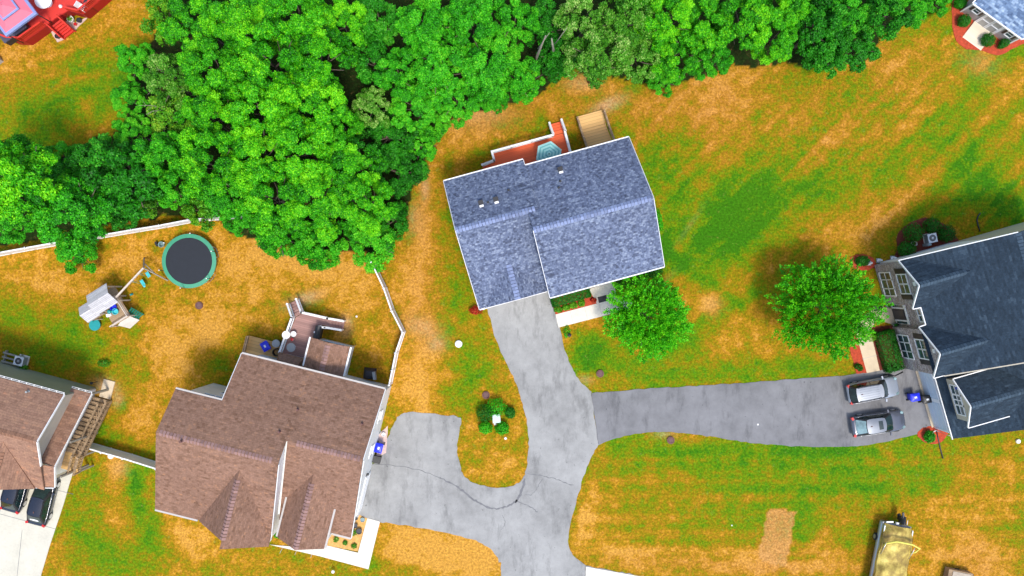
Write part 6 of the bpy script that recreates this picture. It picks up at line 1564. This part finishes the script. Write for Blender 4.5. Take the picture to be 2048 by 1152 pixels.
mb = MB(); mb.tube([(.9, V0+1.2, 1.7), (1.35, V0+1.15, 2.25), (1.7, V0+.55, 2.6), (1.72, V0, 2.66), (1.7, V0-.8, 2.62), (1.45, V0-1.55, 2.45), (1.0, V0-1.5, 2.0), (.7, V0-1.2, 1.65)], .075, 8); mb.build('bimini_arch', archm, bo)
for v in (V0+1.2, V0-1.25): mb = MB(); mb.tube([(.2, v, 1.65), (1.4, v*1.0, 2.25)], .03, 6); mb.build('arch_strut', M['alloy'], bo)
mt = MB(); mt.grid(lambda i, j: (3.05+.62*i, .78+(.42*(2*j-1)*.62)*(1-.35*i), 1.30+.42*math.sin(math.pi*min(.98, max(.02, j)))**.5*(1-.4*i**2)), 10, 10); mt.box((3.35, .78, 1.15), (.6, .45, .35))
mo = mt.build('outboard_motor', M['black'], bo)
mb = MB(); mb.box((3.3, .78, .8), (.25, .14, .9)); mb.lathe([(.02, 0), (.16, .02), (.16, .06), (.02, .1)], 3.55, .78, 12, .42); mb.build('lower_unit', M['black'], mo)
mb = MB(); mb.box((3.28, .60, 1.735), (.4, .03, .02)); mb.build('stripe', M['white'], mo)
mb = MB(); mb.box((3.75, .92, 1.45), (.55, .16, .14), 16); mb.build('tiller', M['black'], mo)
mb = MB(); mb.box((2.95, 1.18, 1.2), (.2, .22, .25)); mb.build('motor_bracket', M['white'], mo)
mb = MB(); mb.box((3.0, 1.95, 1.45), (.12, .6, .06), 12); mb.build('boarding_ladder', M['white'], bo)
tr2 = thing('boat_trailer', 'grey trailer with black wheels carrying the covered pontoon boat', 'trailer', (BF.x, BF.y, 0), BF.deg)
mb = MB()
for v in (V0+.6, V0-.6): mb.bar((-4.4, v, .32), (2.2, v, .32), .09, .12)
for u in (-3.5, -1.5, .6, 2.0): mb.bar((u, V0-1.0, .24), (u, V0+1.0, .24), .08, .08)
mb.build('frame', M['alu'], tr2)
for v in (V0+1.28, V0-1.28):
    for u in (1.3,):
        wh = MB(); wh.lathe([(.15, -.1), (.3, -.1), (.32, -.05), (.32, .05), (.3, .1), (.15, .1)], 0, 0, 20); wh.v = [(u+a, v+c_, .32+b) for a, b, c_ in wh.v]; wo = wh.build('wheel', M['rubber'], tr2)
        wh = MB(); wh.lathe([(.03, 0), (.2, 0), (.2, .04), (.03, .05)], 0, 0, 16); sg = 1 if v > V0 else -1; wh.v = [(u+a, v+sg*(.08+c_), .32+b) for a, b, c_ in wh.v]; wh.build('rim', M['alloy'], wo)
# timber crate at the bottom right
cr = thing('timber_trailer', 'grey weathered plank trailer box at the bottom edge right of the boat', 'trailer', (*P(1919, 1160, .8), 0), 169)
mb = MB(); mb.box((0, 0, .45), (2.1, 1.5, .7)); mb.build('box', M['weathered'], cr)
mb = MB(); mb.box((0, .3, .84), (2.16, .9, .06)); mb.box((-.1, -.4, .83), (1.6, .5, .04)); mb.build('lid', plain('worn_plank_lid', (.40, .33, .25), .85, var=.25, scale=4), cr)
for y in (-.72, .72): mb = MB(); mb.tube([(0, y, .15), (0, y*1.08, .15)], .2, 14); mb.build('wheel', M['rubber'], cr)
mb = MB(); mb.box((-1.1, -.55, .6), (.12, .3, .3)); mb.build('latch', M['black'], cr)

# ------------------------------------------------------------------ red deck with the pink canopy, top left
RZ = 1.25
ra = math.degrees(math.atan2(43, 58))
rx0, ry0 = P(90, 40, 0)
RD = Fr(rx0, ry0, ra)
rdk = thing('deck', 'bright red stained deck with dark red skirt in the top left corner', 'deck', (rx0, ry0, 0), ra)
def rl_(px, py, z): return RD.l(px, py, z)
outline = [rl_(*q, 0) for q in ((-150, 130), (16, 78), (42, 89), (66, 90), (108, 60), (126, 46), (152, 30), (181, 37), (224, 0), (330, -90), (180, -330), (-150, -200))]
mb = MB(); mb.prism(outline, RZ-.1, RZ); mb.build('deck_floor', M['reddeck'], rdk)
for i in range(1, 8):
    if i == 4: pass
    a, b = outline[i], outline[i+1]; mb = MB(); mb.bar((a[0], a[1], (RZ-.1)/2), (b[0], b[1], (RZ-.1)/2), .06, RZ-.12); mb.build('skirt', M['redskirt'], rdk)
redrail = plain('red_rail_paint', (.62, .035, .02), .55, var=.12)
for seg in ((1, 2), (2, 3), (3, 4), (6, 7), (7, 8), (8, 9)):
    a, b = outline[seg[0]], outline[seg[1]]
    mb = MB(); mb.bar((a[0], a[1], RZ+.92), (b[0], b[1], RZ+.92), .14, .05); mb.bar((a[0], a[1], RZ+.12), (b[0], b[1], RZ+.12), .06, .06)
    L = math.dist(a, b); n = max(2, int(L/.14))
    for k in range(n+1): t_ = k/n; mb.box((a[0]+(b[0]-a[0])*t_, a[1]+(b[1]-a[1])*t_, RZ+.5), (.09, .04, .85), 0)
    mb.build('railing', redrail, rdk)
s0 = rl_(140, 70, .1); s1 = rl_(113, 45, RZ)
stairs(rdk, s0, s1, 1.05, 6, M['reddeck'], .1, RZ)
dd = Vector((s1[0]-s0[0], s1[1]-s0[1])).normalized(); pp = Vector((-dd.y, dd.x))
for sg in (1, -1):
    o_ = pp*(.58*sg); mb = MB(); mb.bar((s0[0]+o_.x, s0[1]+o_.y, .95), (s1[0]+o_.x, s1[1]+o_.y, RZ+.9), .12, .06); mb.bar((s0[0]+o_.x, s0[1]+o_.y, .4), (s1[0]+o_.x, s1[1]+o_.y, RZ+.3), .04, .5)
    for q in (s0, s1): mb.box((q[0]+o_.x, q[1]+o_.y, (.5 if q is s0 else RZ+.45)), (.11, .11, 1.0))
    mb.build('stair_rail', redrail, rdk)
cx_, cy_ = P(17, 17, RZ+2.6)
cn = thing('canopy', 'pink two tier canopy with blue grey border over a hot tub', 'canopy', (cx_, cy_, RZ), ra)
pink = plain('pink_canopy_cloth', (.72, .16, .22), .8, var=.07); cblue = plain('blue_grey_border_cloth', (.22, .27, .52), .8, var=.08)
def frust(mb, r0, r1, z0, z1):
    c = [(-1, -1), (1, -1), (1, 1), (-1, 1)]
    for k in range(4): a, b = c[k], c[(k+1) % 4]; mb.face([(a[0]*r0, a[1]*r0, z0), (b[0]*r0, b[1]*r0, z0), (b[0]*r1, b[1]*r1, z1), (a[0]*r1, a[1]*r1, z1)])
    return mb
mb = frust(MB(), 1.42, .55, 2.5, 3.0); cano = mb.build('lower_cloth', pink, cn)
mb = frust(MB(), 1.62, 1.42, 2.42, 2.5); frust(mb, 1.62, 1.62, 2.2, 2.42); mb.build('border', cblue, cano)
mb = frust(MB(), .70, .02, 3.12, 3.5); up_ = mb.build('upper_cloth', pink, cn)
mb = frust(MB(), .82, .70, 3.06, 3.12); frust(mb, .82, .82, 2.95, 3.06); mb.build('border', cblue, up_)
for a in (-1, 1):
    for b in (-1, 1): mb = MB(); mb.tube([(a*1.5, b*1.5, 0), (a*1.5, b*1.5, 2.3)], .05, 8); mb.build('post', M['shutter'], cn)
tubx = thing('hot_tub', 'dark hot tub with grey cover half under the pink canopy', 'hot tub', (*P(40, 58, RZ+.5), RZ), ra)
mb = MB(); mb.box((-.5, .6, .4), (2.3, 2.0, .8)); mb.build('shell', M['shutter'], tubx); mb = MB(); mb.box((-.5, .6, .84), (2.36, 2.06, .09)); mb.build('cover', plain('dark_tub_cover', (.06, .06, .09), .6, var=.3), tubx)
rt2 = rtable('white patterned round table on the red deck beside the pink canopy', 85, 0, RZ, .72, .74)
rt2.location = (*P(85 if False else 42*1.0+43*0, 1, RZ+.74), RZ); rt2.location = (*P(86, 0, RZ+.74), RZ)
patio_chair(*P(161, 13, RZ+.6), RZ, -30, 'white folding chair on the red deck near the right railing', M['white'])
patio_chair(*P(173, 2, RZ+.5), RZ, 150, 'dark chair on the red deck at the top edge', M['shutter'])
toy('white_lantern', 'white round lantern on the red deck by the stair head', 123, 14, RZ, M['white'], .16, 'ball')['category'] = 'lantern'
pot('pale pot with a lime green plant right of the red stairs', 140, 38, .30, M['white'], 'leaf_lime', .4)
pot('black pot on pavers right of the red stairs', 157, 40, .22, M['shutter'], None, .35)
pot('small red pot on pavers right of the red stairs', 150, 48, .14, M['red'], None, .25)
pot('black pot on pavers left of the red stairs', 114, 72, .22, M['shutter'], None, .35)
pot('small yellow flower pot on pavers left of the red stairs', 108, 60, .14, M['terracotta'], 'leaf_lime', .3)
